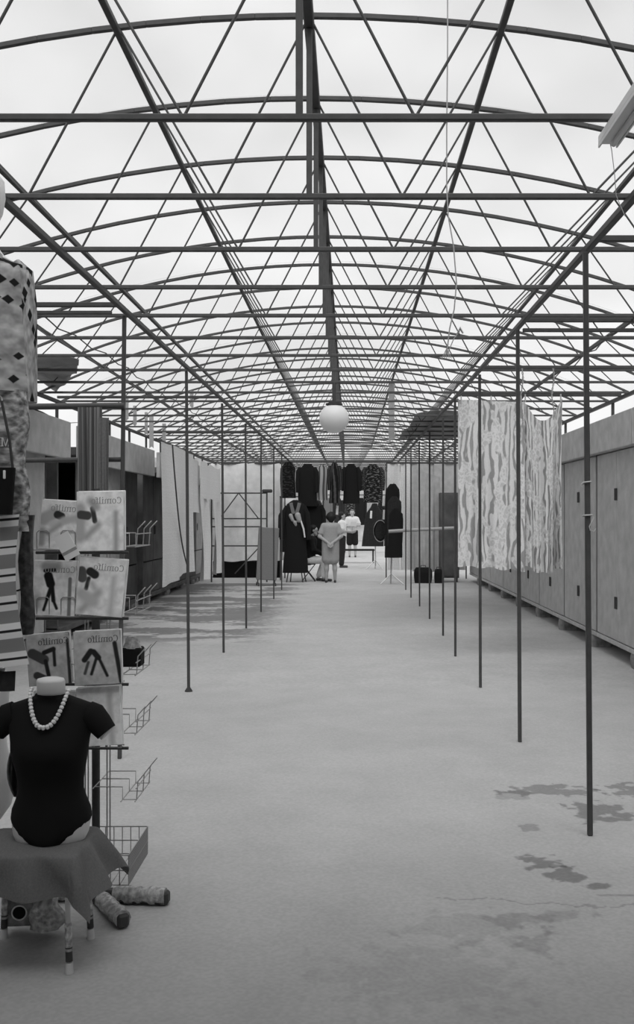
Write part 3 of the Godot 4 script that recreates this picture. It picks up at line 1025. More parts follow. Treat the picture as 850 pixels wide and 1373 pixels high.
func display_corner():
	var st := mb()
	# ---- low stool under a grey cloth
	var s := thing("low_stool", "low stool with legs wrapped in tape, under the grey cloth", "stool", Vector3(-1.11, 0, -3.515))
	st = mb()
	span(st, Vector3(-0.17, 0.365, -0.15), Vector3(0.17, 0.395, 0.15), 0.012)
	obj("seat", st, M.dark_and_shade, s)
	for x in [-1.0, 1.0]:
		for z in [-1.0, 1.0]:
			st = mb()
			var foot := Vector3(x * 0.16, 0.0, z * 0.14)
			var top := Vector3(x * 0.145, 0.37, z * 0.125)
			tube(st, [foot + Vector3(0, 0.04, 0), top], 0.0095, 10)
			var leg := obj("leg", st, M.chrome, s)
			st = mb()
			var pts := []
			var rad := []
			for i in 9:
				pts.append(foot.lerp(top, 0.18 + 0.035 * i))
				rad.append(0.0115 + 0.0015 * (i % 2))
			tube(st, pts, rad, 10)
			obj("tape_wrapping", st, M.film, leg)
			st = mb()
			tube(st, [foot, foot.lerp(top, 0.10)], [0.015, 0.013], 10)
			obj("rubber_foot", st, M.plastic, leg)
			st = mb()
			tube(st, [foot.lerp(top, 0.11), foot.lerp(top, 0.24)], 0.0125, 10)
			obj("dark_tape", st, M.hinge, leg)
	st = mb()
	sheet(st, func(u, v):
		var p := Vector2(lerpf(-0.335, 0.335, u), lerpf(-0.30, 0.30, v))
		var q := Vector2(clampf(p.x, -0.165, 0.165), clampf(p.y, -0.145, 0.145))
		var d := p.distance_to(q)
		var n := (p - q).normalized() if d > 1e-5 else Vector2.ZERO
		var ang := atan2(p.y, p.x)
		var ripple := 0.020 * sin(ang * 9.0 + 0.6) * clampf(d * 9.0, 0, 1)
		var out := 0.016 * (1.0 - exp(-d * 60.0)) + 0.20 * d + ripple
		if n.x > 0.35: out += 0.28 * d * (0.5 - 0.5 * n.y) + 0.10 * d
		var drop := 0.0
		if d > 0.012: drop = (d - 0.012) * 0.93
		return Vector3(q.x + n.x * out, 0.401 - drop - 0.004 * sin(p.x * 30.0) * sin(p.y * 26.0), q.y + n.y * out), 64, 58, 0.003)
	var cl := obj("stool_cloth", st, M.grey_cloth)
	cl.position = Vector3(-1.11, 0, -3.515)
	tag(cl, "dark grey woollen cloth draped over the low stool", "cloth")

	# ---- half mannequin in a black bodysuit, sitting on the cloth
	var mn := thing("mannequin", "headless half mannequin in a black short-sleeved bodysuit on the grey cloth", "mannequin", Vector3(-1.065, 0.405, -3.55))
	st = mb()
	var rings := []
	# height above the cloth, half width, half depth, forward shift
	for r in [[-0.002, 0.122, 0.080, 0.0], [0.02, 0.132, 0.086, 0.0], [0.06, 0.138, 0.090, -0.005], [0.075, 0.137, 0.09, -0.006]]:
		rings.append(ring(Vector3(0, r[0], r[3]), r[1], r[2], 32, 2.3))
	loft(st, rings)
	var skin := obj("plastic_hips", st, M.plastic, mn)
	st = mb()
	rings = []
	for r in [[0.495, 0.045, 0.040, -0.012], [0.505, 0.050, 0.046, -0.008], [0.53, 0.049, 0.047, 0.0], [0.556, 0.050, 0.047, 0.004], [0.566, 0.046, 0.043, 0.005], [0.570, 0.03, 0.03, 0.005]]:
		rings.append(ring(Vector3(0, r[0], r[3]), r[1], r[2], 28))
	loft(st, rings)
	obj("neck", st, M.plastic, mn)
	# the bodysuit: torso
	st = mb()
	rings = []
	var prof := [[-0.002, 0.078, 0.092, 0.004], [0.012, 0.098, 0.094, 0.004], [0.03, 0.120, 0.095, 0.002], [0.052, 0.135, 0.095, -0.003], [0.075, 0.142, 0.096, -0.006], [0.105, 0.138, 0.092, -0.006], [0.14, 0.124, 0.084, -0.004], [0.175, 0.115, 0.077, 0.0], [0.21, 0.116, 0.076, 0.003], [0.25, 0.123, 0.083, 0.008], [0.29, 0.130, 0.098, 0.014], [0.32, 0.135, 0.104, 0.016], [0.35, 0.138, 0.096, 0.012], [0.39, 0.146, 0.082, 0.004], [0.43, 0.158, 0.070, -0.004], [0.455, 0.160, 0.060, -0.008], [0.475, 0.145, 0.052, -0.010], [0.488, 0.105, 0.048, -0.012], [0.502, 0.062, 0.052, -0.010], [0.512, 0.056, 0.054, -0.008]]
	for r in prof: rings.append(ring(Vector3(0, r[0], r[3]), r[1], r[2], 36, 2.2))
	loft(st, rings)
	var suit := obj("bodysuit", st, M.black, mn)
	for sx in [-1.0, 1.0]:
		st = mb()
		var a := Vector3(sx * 0.130, 0.435, -0.006)
		var e := Vector3(sx * 0.198, 0.375, 0.0)
		tube(st, [a, a.lerp(e, 0.3) + Vector3(0, 0.012, 0), a.lerp(e, 0.65) + Vector3(0, 0.008, 0), e], [0.050, 0.050, 0.044, 0.038], 18)
		obj("sleeve", st, M.black, suit)
		st = mb()
		tube(st, [a.lerp(e, 0.7), e.lerp(a, -0.06)], [0.035, 0.032], 14)
		obj("arm_stump", st, M.plastic, mn)
	# ---- bead necklace
	var nk := thing("bead_necklace", "necklace of chunky white beads round the black mannequin's neck", "necklace", Vector3(-1.065, 0.405, -3.55))
	var line := []
	for i in 201:
		var q := i / 100.0 - 1.0
		var x := 0.068 * sin(q * PI * 0.5)
		line.append(Vector3(x, 0.410 + 0.118 * pow(absf(x) / 0.068, 2.6) + 0.02 * maxf(absf(q) - 0.85, 0.0), 0.092 - 0.09 * pow(absf(q), 1.7)))
	var run := 0.0
	var next := 0.0
	for i in range(1, 200):
		run += line[i].distance_to(line[i - 1])
		if run < next: continue
		next = run + 0.0128
		st = mb()
		var big := 0.0165 - 0.004 * absf(i / 100.0 - 1.0)
		box(st, line[i], Vector3(big, big * 0.9, 0.0122), frame_of(line[i + 1] - line[i - 1]) * Basis(Vector3(0, 0, 1), rng.randf_range(-0.3, 0.3)), 0.003)
		obj("bead", st, M.bead, nk)
	# ---- bare pale mannequin beside it
	var bm := thing("mannequin", "bare pale plastic torso form standing behind the black mannequin's arm", "mannequin", Vector3(-1.45, 0, -3.78))
	st = mb()
	rings = []
	for r in [[0.36, 0.05, 0.05], [0.38, 0.11, 0.08], [0.45, 0.16, 0.10], [0.52, 0.178, 0.105], [0.60, 0.165, 0.095], [0.68, 0.145, 0.085], [0.76, 0.14, 0.09], [0.84, 0.15, 0.1], [0.93, 0.16, 0.075], [0.985, 0.13, 0.055], [1.0, 0.055, 0.05], [1.06, 0.05, 0.048], [1.075, 0.03, 0.03]]:
		rings.append(ring(Vector3(0, r[0], 0), r[1], r[2], 32, 2.2))
	loft(st, rings)
	obj("torso", st, M.plastic_white, bm)
	st = mb()
	tube(st, [Vector3(0, 0.02, 0), Vector3(0, 0.37, 0)], 0.014, 10)
	obj("pole", st, M.chrome, bm)
	st = mb()
	tube(st, [Vector3(0, 0, 0), Vector3(0, 0.012, 0), Vector3(0, 0.022, 0)], [0.10, 0.098, 0.03], 24)
	obj("base", st, M.hinge, bm)
	# ---- dark handbag between the two
	var hb := thing("handbag", "glossy black handbag hanging between the two torsos", "bag", Vector3(-1.223, 0.623, -3.660))
	st = mb()
	rings = []
	for i in 9:
		var v := i / 8.0
		rings.append(ring(Vector3(0, -0.10 + 0.2 * v, 0), 0.03 * sin(PI * (0.12 + 0.76 * v)), 0.07 * sin(PI * (0.1 + 0.8 * v)), 18))
	loft(st, rings)
	obj("body", st, mat(0.012, 0.25), hb)
	st = mb()
	tube(st, [Vector3(0, 0.07, -0.03), Vector3(0, 0.15, -0.01), Vector3(0, 0.15, 0.01), Vector3(0, 0.07, 0.03)], 0.005, 6)
	obj("strap", st, M.black, hb)

	hosiery_rack()
	upper_clothes()

	# ---- under the stool
	var bx := thing("speaker_box", "pale box with a round dark opening under the stool", "box", Vector3(-1.215, 0.039, -3.660), 0.1)
	st = mb()
	span(st, Vector3(-0.06, 0.0, -0.1), Vector3(0.055, 0.108, 0.0), 0.008)
	obj("body", st, mat(0.34, 0.8, mottled(61, 0.03, 0.55, 1.0, 128), 6.0), bx)
	st = mb()
	var rr := []
	for i in 25:
		var t := TAU * i / 24.0
		rr.append(Vector3(cos(t) * 0.026, 0.053 + sin(t) * 0.026, 0.001))
	tube(st, rr, 0.003, 6)
	obj("rim", st, M.plastic, bx)
	st = mb()
	tube(st, [Vector3(0, 0.053, -0.02), Vector3(0, 0.053, 0.0012)], 0.025, 24)
	obj("opening", st, M.black, bx)
	var cb := thing("crumpled_bag", "crumpled pale plastic bag on the ground under the stool", "bag", Vector3(-1.122, 0.031, -3.680))
	st = mb()
	rings = []
	for i in 7:
		var v := i / 6.0
		rings.append(ring(Vector3(0.01 * sin(v * 7.0), 0.115 * v, 0), 0.055 * (0.9 + 0.2 * sin(v * 5.0)) * (1.0 if v < 0.95 else 0.5), 0.05 * (1.0 if v < 0.95 else 0.5), 20, 2.6, 0.14, v * 5.0))
	loft(st, rings)
	obj("film", st, M.film, cb)

func hosiery_rack():
	var st := mb()
	var o := Vector3(-1.02, 0, -4.0)
	var rk := thing("wire_rack", "turning wire rack full of hosiery packets, on tape-wrapped feet", "display rack", o)
	st = mb()
	tube(st, [Vector3(0, 0.04, 0), Vector3(0, 1.66, 0)], 0.0165, 12)
	obj("pole", st, M.post, rk)
	for q in [-0.035, 0.052]:
		for e in [0.0, 0.012]:
			st = mb()
			tube(st, [Vector3(q + e, 0.18, 0.03), Vector3(q + e, 1.6, 0.03)], 0.0028, 6)
			obj("upright_wire", st, M.wire, rk)
	# feet
	for f in [[Vector3(0.175, 0.03, 0.27), true], [Vector3(0.30, 0.03, 0.03), true], [Vector3(-0.175, 0.03, -0.27), false], [Vector3(-0.30, 0.03, -0.03), false]]:
		st = mb()
		bar(st, Vector3(0, 0.03, 0), f[0], 0.045, 0.05, 0.008)
		var ft := obj("foot", st, M.hinge, rk)
		st = mb()
		var d: Vector3 = f[0] - Vector3(0, 0.03, 0)
		var pts := []
		var rad := []
		for i in 13:
			pts.append(Vector3(0, 0.035, 0) + d * (0.25 + 0.70 * i / 12.0))
			rad.append(0.033 + 0.0035 * sin(i * 2.3) + 0.002 * sin(i * 5.1))
		tube(st, pts, rad, 9)
		obj("film_wrapping", st, M.film, ft)
	# front pockets in four rows, two packets each
	var rows := [1.42, 1.164, 0.908, 0.66]
	var zf := 0.15
	for y in rows:
		for k in 2:
			var x0 := -0.195 + 0.172 * k
			st = mb()
			var x1 := x0 + 0.165
			tube(st, [Vector3(x0, y, zf - 0.03), Vector3(x1, y, zf - 0.03), Vector3(x1, y, zf + 0.022), Vector3(x0, y, zf + 0.022), Vector3(x0, y, zf - 0.03)], 0.0024, 6)
			for e in [[0.012, 0.06], [0.105, 0.16]]:
				tube(st, [Vector3(x0 + e[0], y, zf + 0.022), Vector3(x0 + e[0], y + 0.066, zf + 0.024), Vector3(x0 + e[0] + 0.008, y + 0.074, zf + 0.024), Vector3(x0 + e[1] - 0.008, y + 0.074, zf + 0.024), Vector3(x0 + e[1], y + 0.066, zf + 0.024), Vector3(x0 + e[1], y, zf + 0.022)], 0.0022, 6)
			tube(st, [Vector3(x0 + 0.08, y, zf - 0.03), Vector3(x0 + 0.08, y + 0.12, zf - 0.03), Vector3(0.01, y + 0.12, 0.02)], 0.0024, 6)
			obj("wire_pocket", st, M.wire, rk)
		st = mb()
		tube(st, [Vector3(-0.20, y - 0.012, zf - 0.02), Vector3(0.16, y - 0.012, zf - 0.02)], 0.006, 8)
		obj("crossbar", st, M.post, rk)
	# side pockets facing the passage
	for y in [1.43, 1.17, 0.93, 0.70, 0.44]:
		st = mb()
		var x0 := 0.13
		for z in [0.10, -0.02, -0.14]:
			tube(st, [Vector3(0.02, y + 0.05, z), Vector3(x0, y + 0.05, z), Vector3(x0, y, z), Vector3(x0 + 0.055, y, z), Vector3(x0 + 0.06, y + 0.07, z), Vector3(x0 + 0.085, y + 0.10, z - 0.02)], 0.0024, 6)
		for q in [[0.02, 0.05], [x0 + 0.055, 0.0], [x0 + 0.059, 0.05], [x0, 0.0]]:
			tube(st, [Vector3(q[0], y + q[1], 0.13), Vector3(q[0], y + q[1], -0.16)], 0.0022, 6)
		obj("wire_pocket", st, M.wire, rk)
	# deep bin at the bottom
	st = mb()
	var lo := Vector3(-0.02, 0.16, -0.10)
	var hi := Vector3(0.187, 0.272, 0.25)
	for y in [lo.y, 0.215, hi.y]:
		tube(st, [Vector3(lo.x, y, lo.z), Vector3(hi.x, y, lo.z), Vector3(hi.x, y, hi.z), Vector3(lo.x, y, hi.z), Vector3(lo.x, y, lo.z)], 0.0024, 6)
	for i in 7:
		var x := lerpf(lo.x, hi.x, i / 6.0)
		tube(st, [Vector3(x, hi.y, lo.z), Vector3(x, lo.y, lo.z), Vector3(x, lo.y, hi.z), Vector3(x, hi.y, hi.z)], 0.002, 6)
	obj("wire_bin", st, M.wire, rk)
	st = mb()
	for i in 34:                                     # fine mesh of the bin's end
		var z := lerpf(lo.z, hi.z, i / 33.0)
		tube(st, [Vector3(hi.x, lo.y, z), Vector3(hi.x, hi.y, z)], 0.0022, 4)
	for i in 12:
		var y := lerpf(lo.y, hi.y, i / 11.0)
		tube(st, [Vector3(hi.x, y, lo.z), Vector3(hi.x, y, hi.z)], 0.0022, 4)
	var gm := obj("bin_mesh", st, M.wire, rk)
	gm.set_meta("kind", "stuff")

	# ---- the packets
	var W := 128
	var HH := 160
	var art := {
		"hips": strokes(W, HH, 0.93, [[0.05, 0.5, 0.3, 0.35, 0.16, 0.72], [0.42, 0.36, 0.52, 0.40, 0.10, 0.22], [0.30, 0.62, 0.62, 0.50, 0.09, 0.82], [0.62, 0.5, 0.95, 0.42, 0.10, 0.76], [0.2, 0.85, 0.5, 0.62, 0.06, 0.70], [0.05, 0.8, 0.05, 1.1, 0.09, 0.66]], 71),
		"side": strokes(W, HH, 0.95, [[0.06, 0.35, 0.06, 0.95, 0.12, 0.72], [0.08, 0.48, 0.22, 0.5, 0.09, 0.30], [0.33, 0.35, 0.38, 0.62, 0.05, 0.25], [0.30, 0.2, 0.40, 0.32, 0.08, 0.68], [0.2, 0.95, 0.45, 0.7, 0.06, 0.68], [0.83, 0.45, 0.83, 1.3, 0.045, 0.65]], 72),
		"standing": strokes(W, HH, 0.93, [[0.28, 0.12, 0.55, 0.12, 0.10, 0.65], [0.28, 0.22, 0.50, 0.20, 0.04, 0.14], [0.36, 0.34, 0.42, 0.52, 0.10, 0.10], [0.44, 0.58, 0.36, 0.85, 0.045, 0.12], [0.36, 0.85, 0.28, 1.12, 0.03, 0.12], [0.46, 0.6, 0.50, 0.9, 0.045, 0.12], [0.50, 0.9, 0.58, 1.08, 0.03, 0.12], [0.10, 0.85, 0.12, 1.0, 0.09, 0.76], [0.87, 0.4, 0.87, 1.3, 0.04, 0.5]], 73),
		"seated": strokes(W, HH, 0.93, [[0.05, 0.3, 0.08, 0.45, 0.10, 0.35], [0.24, 0.30, 0.34, 0.36, 0.09, 0.18], [0.22, 0.45, 0.18, 0.68, 0.04, 0.22], [0.30, 0.55, 0.36, 0.66, 0.05, 0.76], [0.12, 1.15, 0.45, 0.75, 0.07, 0.72], [0.1, 0.8, 0.35, 0.95, 0.12, 0.76], [0.75, 0.4, 0.75, 1.3, 0.05, 0.78]], 74),
		"bent": strokes(W, HH, 0.74, [[0.12, 0.45, 0.38, 0.62, 0.12, 0.30], [0.40, 0.45, 0.62, 0.38, 0.055, 0.16], [0.63, 0.40, 0.63, 0.78, 0.035, 0.16], [0.42, 0.66, 0.48, 1.1, 0.045, 0.16], [0.2, 1.0, 0.4, 1.12, 0.09, 0.26], [0.98, 0.2, 0.98, 1.3, 0.05, 0.2]], 75),
		"stride": strokes(W, HH, 0.74, [[0.30, 0.36, 0.48, 0.34, 0.10, 0.82], [0.36, 0.46, 0.22, 0.66, 0.06, 0.14], [0.42, 0.48, 0.52, 0.62, 0.06, 0.14], [0.48, 0.62, 0.36, 1.0, 0.03, 0.14], [0.52, 0.6, 0.70, 1.05, 0.03, 0.14], [0.30, 0.72, 0.22, 0.98, 0.03, 0.3], [0.88, 0.3, 1.0, 1.2, 0.045, 0.16]], 76),
		"plain": strokes(W, HH, 0.97, [[0.75, 0.2, 0.78, 1.3, 0.06, 0.80], [0.3, 0.5, 0.4, 0.9, 0.1, 0.74]], 77)}
	var list := [
		["hips", Vector3(-1.122, 1.421, -3.830), 0.152, 0.190, -0.06, "pale hosiery packet with a curled figure, top row next to the blouse", true],
		["side", Vector3(-0.956, 1.416, -3.820), 0.182, 0.230, 0.02, "tall pale hosiery packet with a side stripe, top row towards the passage", true],
		["standing", Vector3(-1.142, 1.166, -3.830), 0.168, 0.212, -0.02, "hosiery packet showing black-stockinged standing legs, second row", true],
		["seated", Vector3(-0.964, 1.167, -3.820), 0.182, 0.222, -0.075, "pale hosiery packet with a seated figure, second row, leaning to the passage", true],
		["bent", Vector3(-1.147, 0.903, -3.820), 0.165, 0.196, 0.09, "grey hosiery packet showing bent dark legs, third row", true],
		["stride", Vector3(-0.962, 0.905, -3.810), 0.180, 0.206, 0.05, "grey hosiery packet showing striding dark legs, third row", true],
		["plain", Vector3(-1.139, 0.666, -3.830), 0.165, 0.21, 0.0, "hosiery packet in the lowest row, behind the mannequin's neck", true],
		["plain", Vector3(-0.956, 0.669, -3.820), 0.168, 0.225, 0.06, "almost white hosiery packet in the lowest row beside the black sleeve", false]]
	for p in list:
		var t := thing("hosiery_packet", p[5], "packet", p[1], 0.0, "hosiery packets on the wire rack")
		t.rotation = Vector3(-0.07, 0.0, p[4])
		var w: float = p[2]
		var h: float = p[3]
		st = mb()
		box(st, Vector3(0, h * 0.5, 0), Vector3(w, h, 0.009), Basis.IDENTITY, 0.0015)
		obj("packet", st, printed(art[p[0]], 0.45), t)
		st = mb()
		box(st, Vector3(0.004, h * 0.5 + 0.003, -0.010), Vector3(w, h, 0.008), Basis.IDENTITY, 0.0015)
		obj("backing_card", st, M.paper, t)
		if p[6]:
			var tx := obj("lettering", lettering("Comilfo", 0.026), M.ink if p[0] in ["bent", "stride"] else M.strip, t)
			tx.position = Vector3(w * 0.13, h * 0.84, 0.005)
	# askew card hanging below the top row
	var cd := thing("price_card", "white card with a dark band hanging askew below the top packets", "card", Vector3(-1.049, 1.392, -3.775))
	cd.rotation.z = 0.5
	st = mb()
	span(st, Vector3(-0.03, 0.0, -0.002), Vector3(0.03, 0.10, 0.002))
	obj("card", st, M.paper, cd)
	st = mb()
	span(st, Vector3(-0.03, 0.022, -0.0026), Vector3(0.03, 0.034, 0.0026))
	obj("band", st, M.strip, cd)
	# a black packet and clear wrappers in the side pockets
	var bp := thing("black_packet", "black packet lying in a side pocket of the wire rack", "packet", Vector3(-0.868, 0.952, -3.970))
	st = mb()
	span(st, Vector3(-0.038, 0, -0.05), Vector3(0.04, 0.075, 0.03), 0.006)
	obj("packet", st, M.black_cloth, bp)
	st = mb()
	var rg := []
	for i in 5: rg.append(ring(Vector3(0, 0.072 + 0.012 * i, 0), 0.036 - 0.004 * i, 0.03 - 0.003 * i, 14, 2.4, 0.16, i * 1.7))
	loft(st, rg)
	obj("clear_wrapper", st, M.film, bp)

func upper_clothes():
	var st := mb()
	# the mannequin high up
	var m := thing("mannequin", "pale mannequin high on a pole in a patterned open blouse", "mannequin", Vector3(-1.335, 0, -3.62))
	st = mb()
	var rings := []
	for r in [[1.98, 0.02, 0.02, 0], [2.0, 0.09, 0.06, 0], [2.1, 0.098, 0.07, 0], [2.2, 0.095, 0.07, 0.005], [2.3, 0.105, 0.085, 0.012], [2.4, 0.115, 0.07, 0], [2.46, 0.125, 0.055, -0.004], [2.50, 0.075, 0.05, -0.008], [2.53, 0.053, 0.048, -0.008], [2.58, 0.046, 0.046, 0.0], [2.61, 0.055, 0.058, 0.012], [2.65, 0.074, 0.078, 0.016], [2.71, 0.082, 0.088, 0.012], [2.77, 0.076, 0.082, 0.004], [2.81, 0.045, 0.05, 0.0], [2.825, 0.012, 0.012, 0]]:
		rings.append(ring(Vector3(0, r[0], r[3]), r[1], r[2], 28, 2.1))
	loft(st, rings)
	obj("body", st, M.plastic_white, m)
	# the tall stand that carries it
	var off := Vector3(-0.165, 0, -0.18)
	st = mb()
	tube(st, [Vector3(0, 0.02, 0), Vector3(0, 1.85, 0), Vector3(0.03, 1.93, 0.03), Vector3(0.165, 1.95, 0.18), Vector3(0.165, 2.05, 0.18)], 0.012, 10)
	obj("stand_pole", st, M.post, m).position = off
	st = mb()
	tube(st, [Vector3(0, 0, 0), Vector3(0, 0.015, 0), Vector3(0, 0.025, 0)], [0.11, 0.108, 0.03], 24)
	obj("stand_base", st, M.hinge, m).position = off
	for a in [[1.97, 0.24], [1.56, 0.24], [1.0, 0.26]]:
		st = mb()
		tube(st, [Vector3(0, a[0], 0.0), Vector3(a[1], a[0], 0.23)], 0.006, 8)
		obj("stand_arm", st, M.wire, m).position = off
	# blouse: an open shell round the shoulders, and a sleeve
	var nz := noise(81, 0.045, 3)
	var r2 := RandomNumberGenerator.new()
	r2.seed = 9
	var spots := []
	for i in 60: spots.append([r2.randf(), r2.randf(), 0.02 + 0.035 * r2.randf()])
	var pat := printed(image_of(192, 192, func(x, y):
		var u: float = x / 192.0
		var v: float = y / 192.0
		var c: float = 0.62 + 0.22 * nz.get_noise_2d(x, y)
		for s in spots:
			if absf(u - s[0]) + absf(v - s[1]) < s[2]: c = 0.12
		return c), 0.9)
	st = mb()
	sheet(st, func(u, v):
		var t: float = lerpf(PI * 0.5 + 0.42, PI * 2.5 - 0.42, u)
		var y: float = 2.515 - 0.52 * v
		var rx: float = lerpf(0.06, 0.152, smoothstep(0.0, 0.09, v)) + 0.035 * v + 0.006 * sin(u * 40.0) * v
		var rz: float = lerpf(0.055, 0.085, smoothstep(0.0, 0.2, v)) + 0.05 * v + 0.012 * sin(u * 31.0) * v
		if v < 0.09: y = 2.515 - 0.055 * sin(v / 0.09 * PI * 0.5)
		return Vector3(rx * cos(t), y, rz * sin(t)), 56, 34, 0.003)
	var bl := obj("blouse", st, pat, m)
	for sx in [-1.0, 1.0]:
		st = mb()
		tube(st, [Vector3(sx * 0.115, 2.46, 0.0), Vector3(sx * 0.150, 2.43, 0.0), Vector3(sx * 0.163, 2.33, 0.005), Vector3(sx * 0.168, 2.2, 0.01), Vector3(sx * 0.172, 2.08, 0.015), Vector3(sx * 0.176, 1.96, 0.02)], [0.03, 0.034, 0.034, 0.033, 0.031, 0.028], 14)
		obj("sleeve", st, pat, bl)
	# printed grey garment hanging below it, with mirrored lettering
	var gn := noise(83, 0.06, 4)
	var gp := printed(image_of(160, 320, func(x, y): return 0.56 + 0.42 * gn.get_noise_2d(x, y * 0.7) - (0.14 if x > 108 and x < 118 else 0.0)), 0.8)
	var pg := thing("printed_garment", "grey mottled garment with pale lettering, wrapped in film under the blouse", "garment", Vector3(-1.275, 1.55, -3.56))
	st = mb()
	rings = []
	for i in 14:
		var v := i / 13.0
		rings.append(ring(Vector3(0.0 + 0.004 * sin(v * 9.0), 0.45 * v, 0), 0.122 + 0.006 * sin(v * 11.0), 0.026, 28, 2.8, 0.03, v * 3.0))
	loft(st, rings)
	obj("body", st, gp, pg)
	var tx := obj("lettering", lettering("Co", 0.05), M.pale_ink, pg)
	tx.position = Vector3(0.012, 0.405, 0.028)
	tx = obj("lettering", lettering("MMO", 0.034), M.pale_ink, pg)
	tx.position = Vector3(0.018, 0.262, 0.028)
	# black shoulder bag in front of it
	var hb := thing("shoulder_bag", "small black bag with a pale clasp hanging over the grey printed garment", "bag", Vector3(-1.224, 1.555, -3.500))
	st = mb()
	rings = []
	for i in 8:
		var v := i / 7.0
		rings.append(ring(Vector3(0, 0.165 * v, 0), 0.048 - 0.012 * (1.0 - v), 0.022, 20, 3.0))
	loft(st, rings)
	obj("body", st, M.black, hb)
	st = mb()
	span(st, Vector3(0.014, 0.125, 0.02), Vector3(0.022, 0.155, 0.028), 0.002)
	obj("clasp", st, M.bead, hb)
	st = mb()
	tube(st, [Vector3(0.04, 0.155, 0), Vector3(0.03, 0.26, 0.005), Vector3(0.0, 0.40, 0.0)], 0.005, 6)
	obj("strap", st, M.hinge, hb)
	# striped knitwear
	var kn := printed(image_of(8, 256, func(x, y):
		var t: float = fmod(y / 256.0 * 5.4 + 0.12, 1.0)
		if t < 0.22: return 0.88
		if t < 0.30: return 0.16
		if t < 0.52: return 0.86
		return 0.52), 0.95)
	st = mb()
	sheet(st, func(u, v):
		return Vector3(lerpf(-0.16, 0.055 - 0.03 * sin(PI * v) + 0.035 * v, u), -0.535 * v - 0.006 * sin(u * 2.0 + 1.0) + 0.012 * u, 0.02 * sin(PI * u) + 0.0015 * sin(v * 26.0)), 20, 48, 0.02)
	var kw := obj("striped_jumper", st, kn)
	kw.position = Vector3(-1.235, 1.545, -3.56)
	tag(kw, "folded striped knit jumper hanging beside the hosiery rack", "jumper")
	# dark film-wrapped garment next to it
	var dg := thing("wrapped_garment", "dark garment wrapped in shiny film between the jumper and the packets", "garment", Vector3(-1.194, 1.114, -3.680))
	st = mb()
	rings = []
	for i in 14:
		var v := i / 13.0
		rings.append(ring(Vector3(0.004 * sin(v * 8.0), 0.44 * v, 0), 0.023 + 0.004 * sin(v * 13.0), 0.03, 18, 2.4, 0.09, v * 6.0))
	loft(st, rings)
	obj("body", st, M.film_dark, dg)
	st = mb()
	rings = []
	for i in 6:
		var v := i / 5.0
		rings.append(ring(Vector3(-0.02 + 0.01 * v, 0.38 + 0.09 * v, 0.02), 0.035 - 0.01 * v, 0.028, 16, 2.2, 0.2, v * 9.0))
	loft(st, rings)
	obj("film_knot", st, M.film, dg)
	# dark skirt at the bottom
	st = mb()
	sheet(st, func(u, v): return Vector3(lerpf(-0.14, 0.03, u), -0.07 * v, 0.02 * sin(u * 9.0) + 0.01 * v), 14, 6, 0.02)
	var sk := obj("dark_skirt", st, M.dark_cloth)
	sk.position = Vector3(-1.235, 0.995, -3.58)
	tag(sk, "dark folded skirt hanging below the striped jumper", "skirt")

# ---------------------------------------------------------------- garments and people at the far end
func garment(called: String, label: String, category: String, group: String, top: Vector3, w: float, length: float, flare: float, sleeves: bool, m: Material, depth := 0.09, shoulder := 0.16) -> Node3D:
	var t := thing(called, label, category, top, 0.0, group)
	var st := mb()
	var rings := []
	var ph := rng.randf() * 6.0
	for i in 13:
		var v := i / 12.0
		var k := lerpf(0.42, 1.0, smoothstep(0.0, shoulder, v)) * lerpf(1.0, flare, v)
		rings.append(ring(Vector3(0.01 * sin(v * 6.0 + ph), -length * v, 0.01 * sin(v * 4.0 + ph)), w * 0.5 * k, depth * lerpf(0.6, 1.0, v), 28, 2.6, 0.03 + 0.06 * v, ph + v))
	loft(st, rings)
	obj("body", st, m, t)
	if sleeves:
		for s in [-1.0, 1.0]:
			st = mb()
			tube(st, [Vector3(s * w * 0.40, -length * 0.09, 0), Vector3(s * w * 0.52, -length * 0.2, 0.02), Vector3(s * w * 0.55, -length * 0.45, 0.03), Vector3(s * w * 0.54, -length * 0.68, 0.04)], [0.05, 0.06, 0.055, 0.045], 10)
			obj("sleeve", st, m, t)
	st = mb()
	tube(st, [Vector3(0, -0.01, 0), Vector3(0, 0.04, 0), Vector3(0.02, 0.07, 0), Vector3(0, 0.09, 0)], 0.006, 6)
	obj("hanger_hook", st, M.wire, t)
	return t

func spotted(sd: int, base: float, spot: float, freq: float, cut: float) -> StandardMaterial3D:
	var n := noise(sd, freq, 2)
	return printed(image_of(96, 128, func(x, y): return lerpf(base, spot, smoothstep(cut, cut + 0.12, n.get_noise_2d(x, y)))), 0.95)

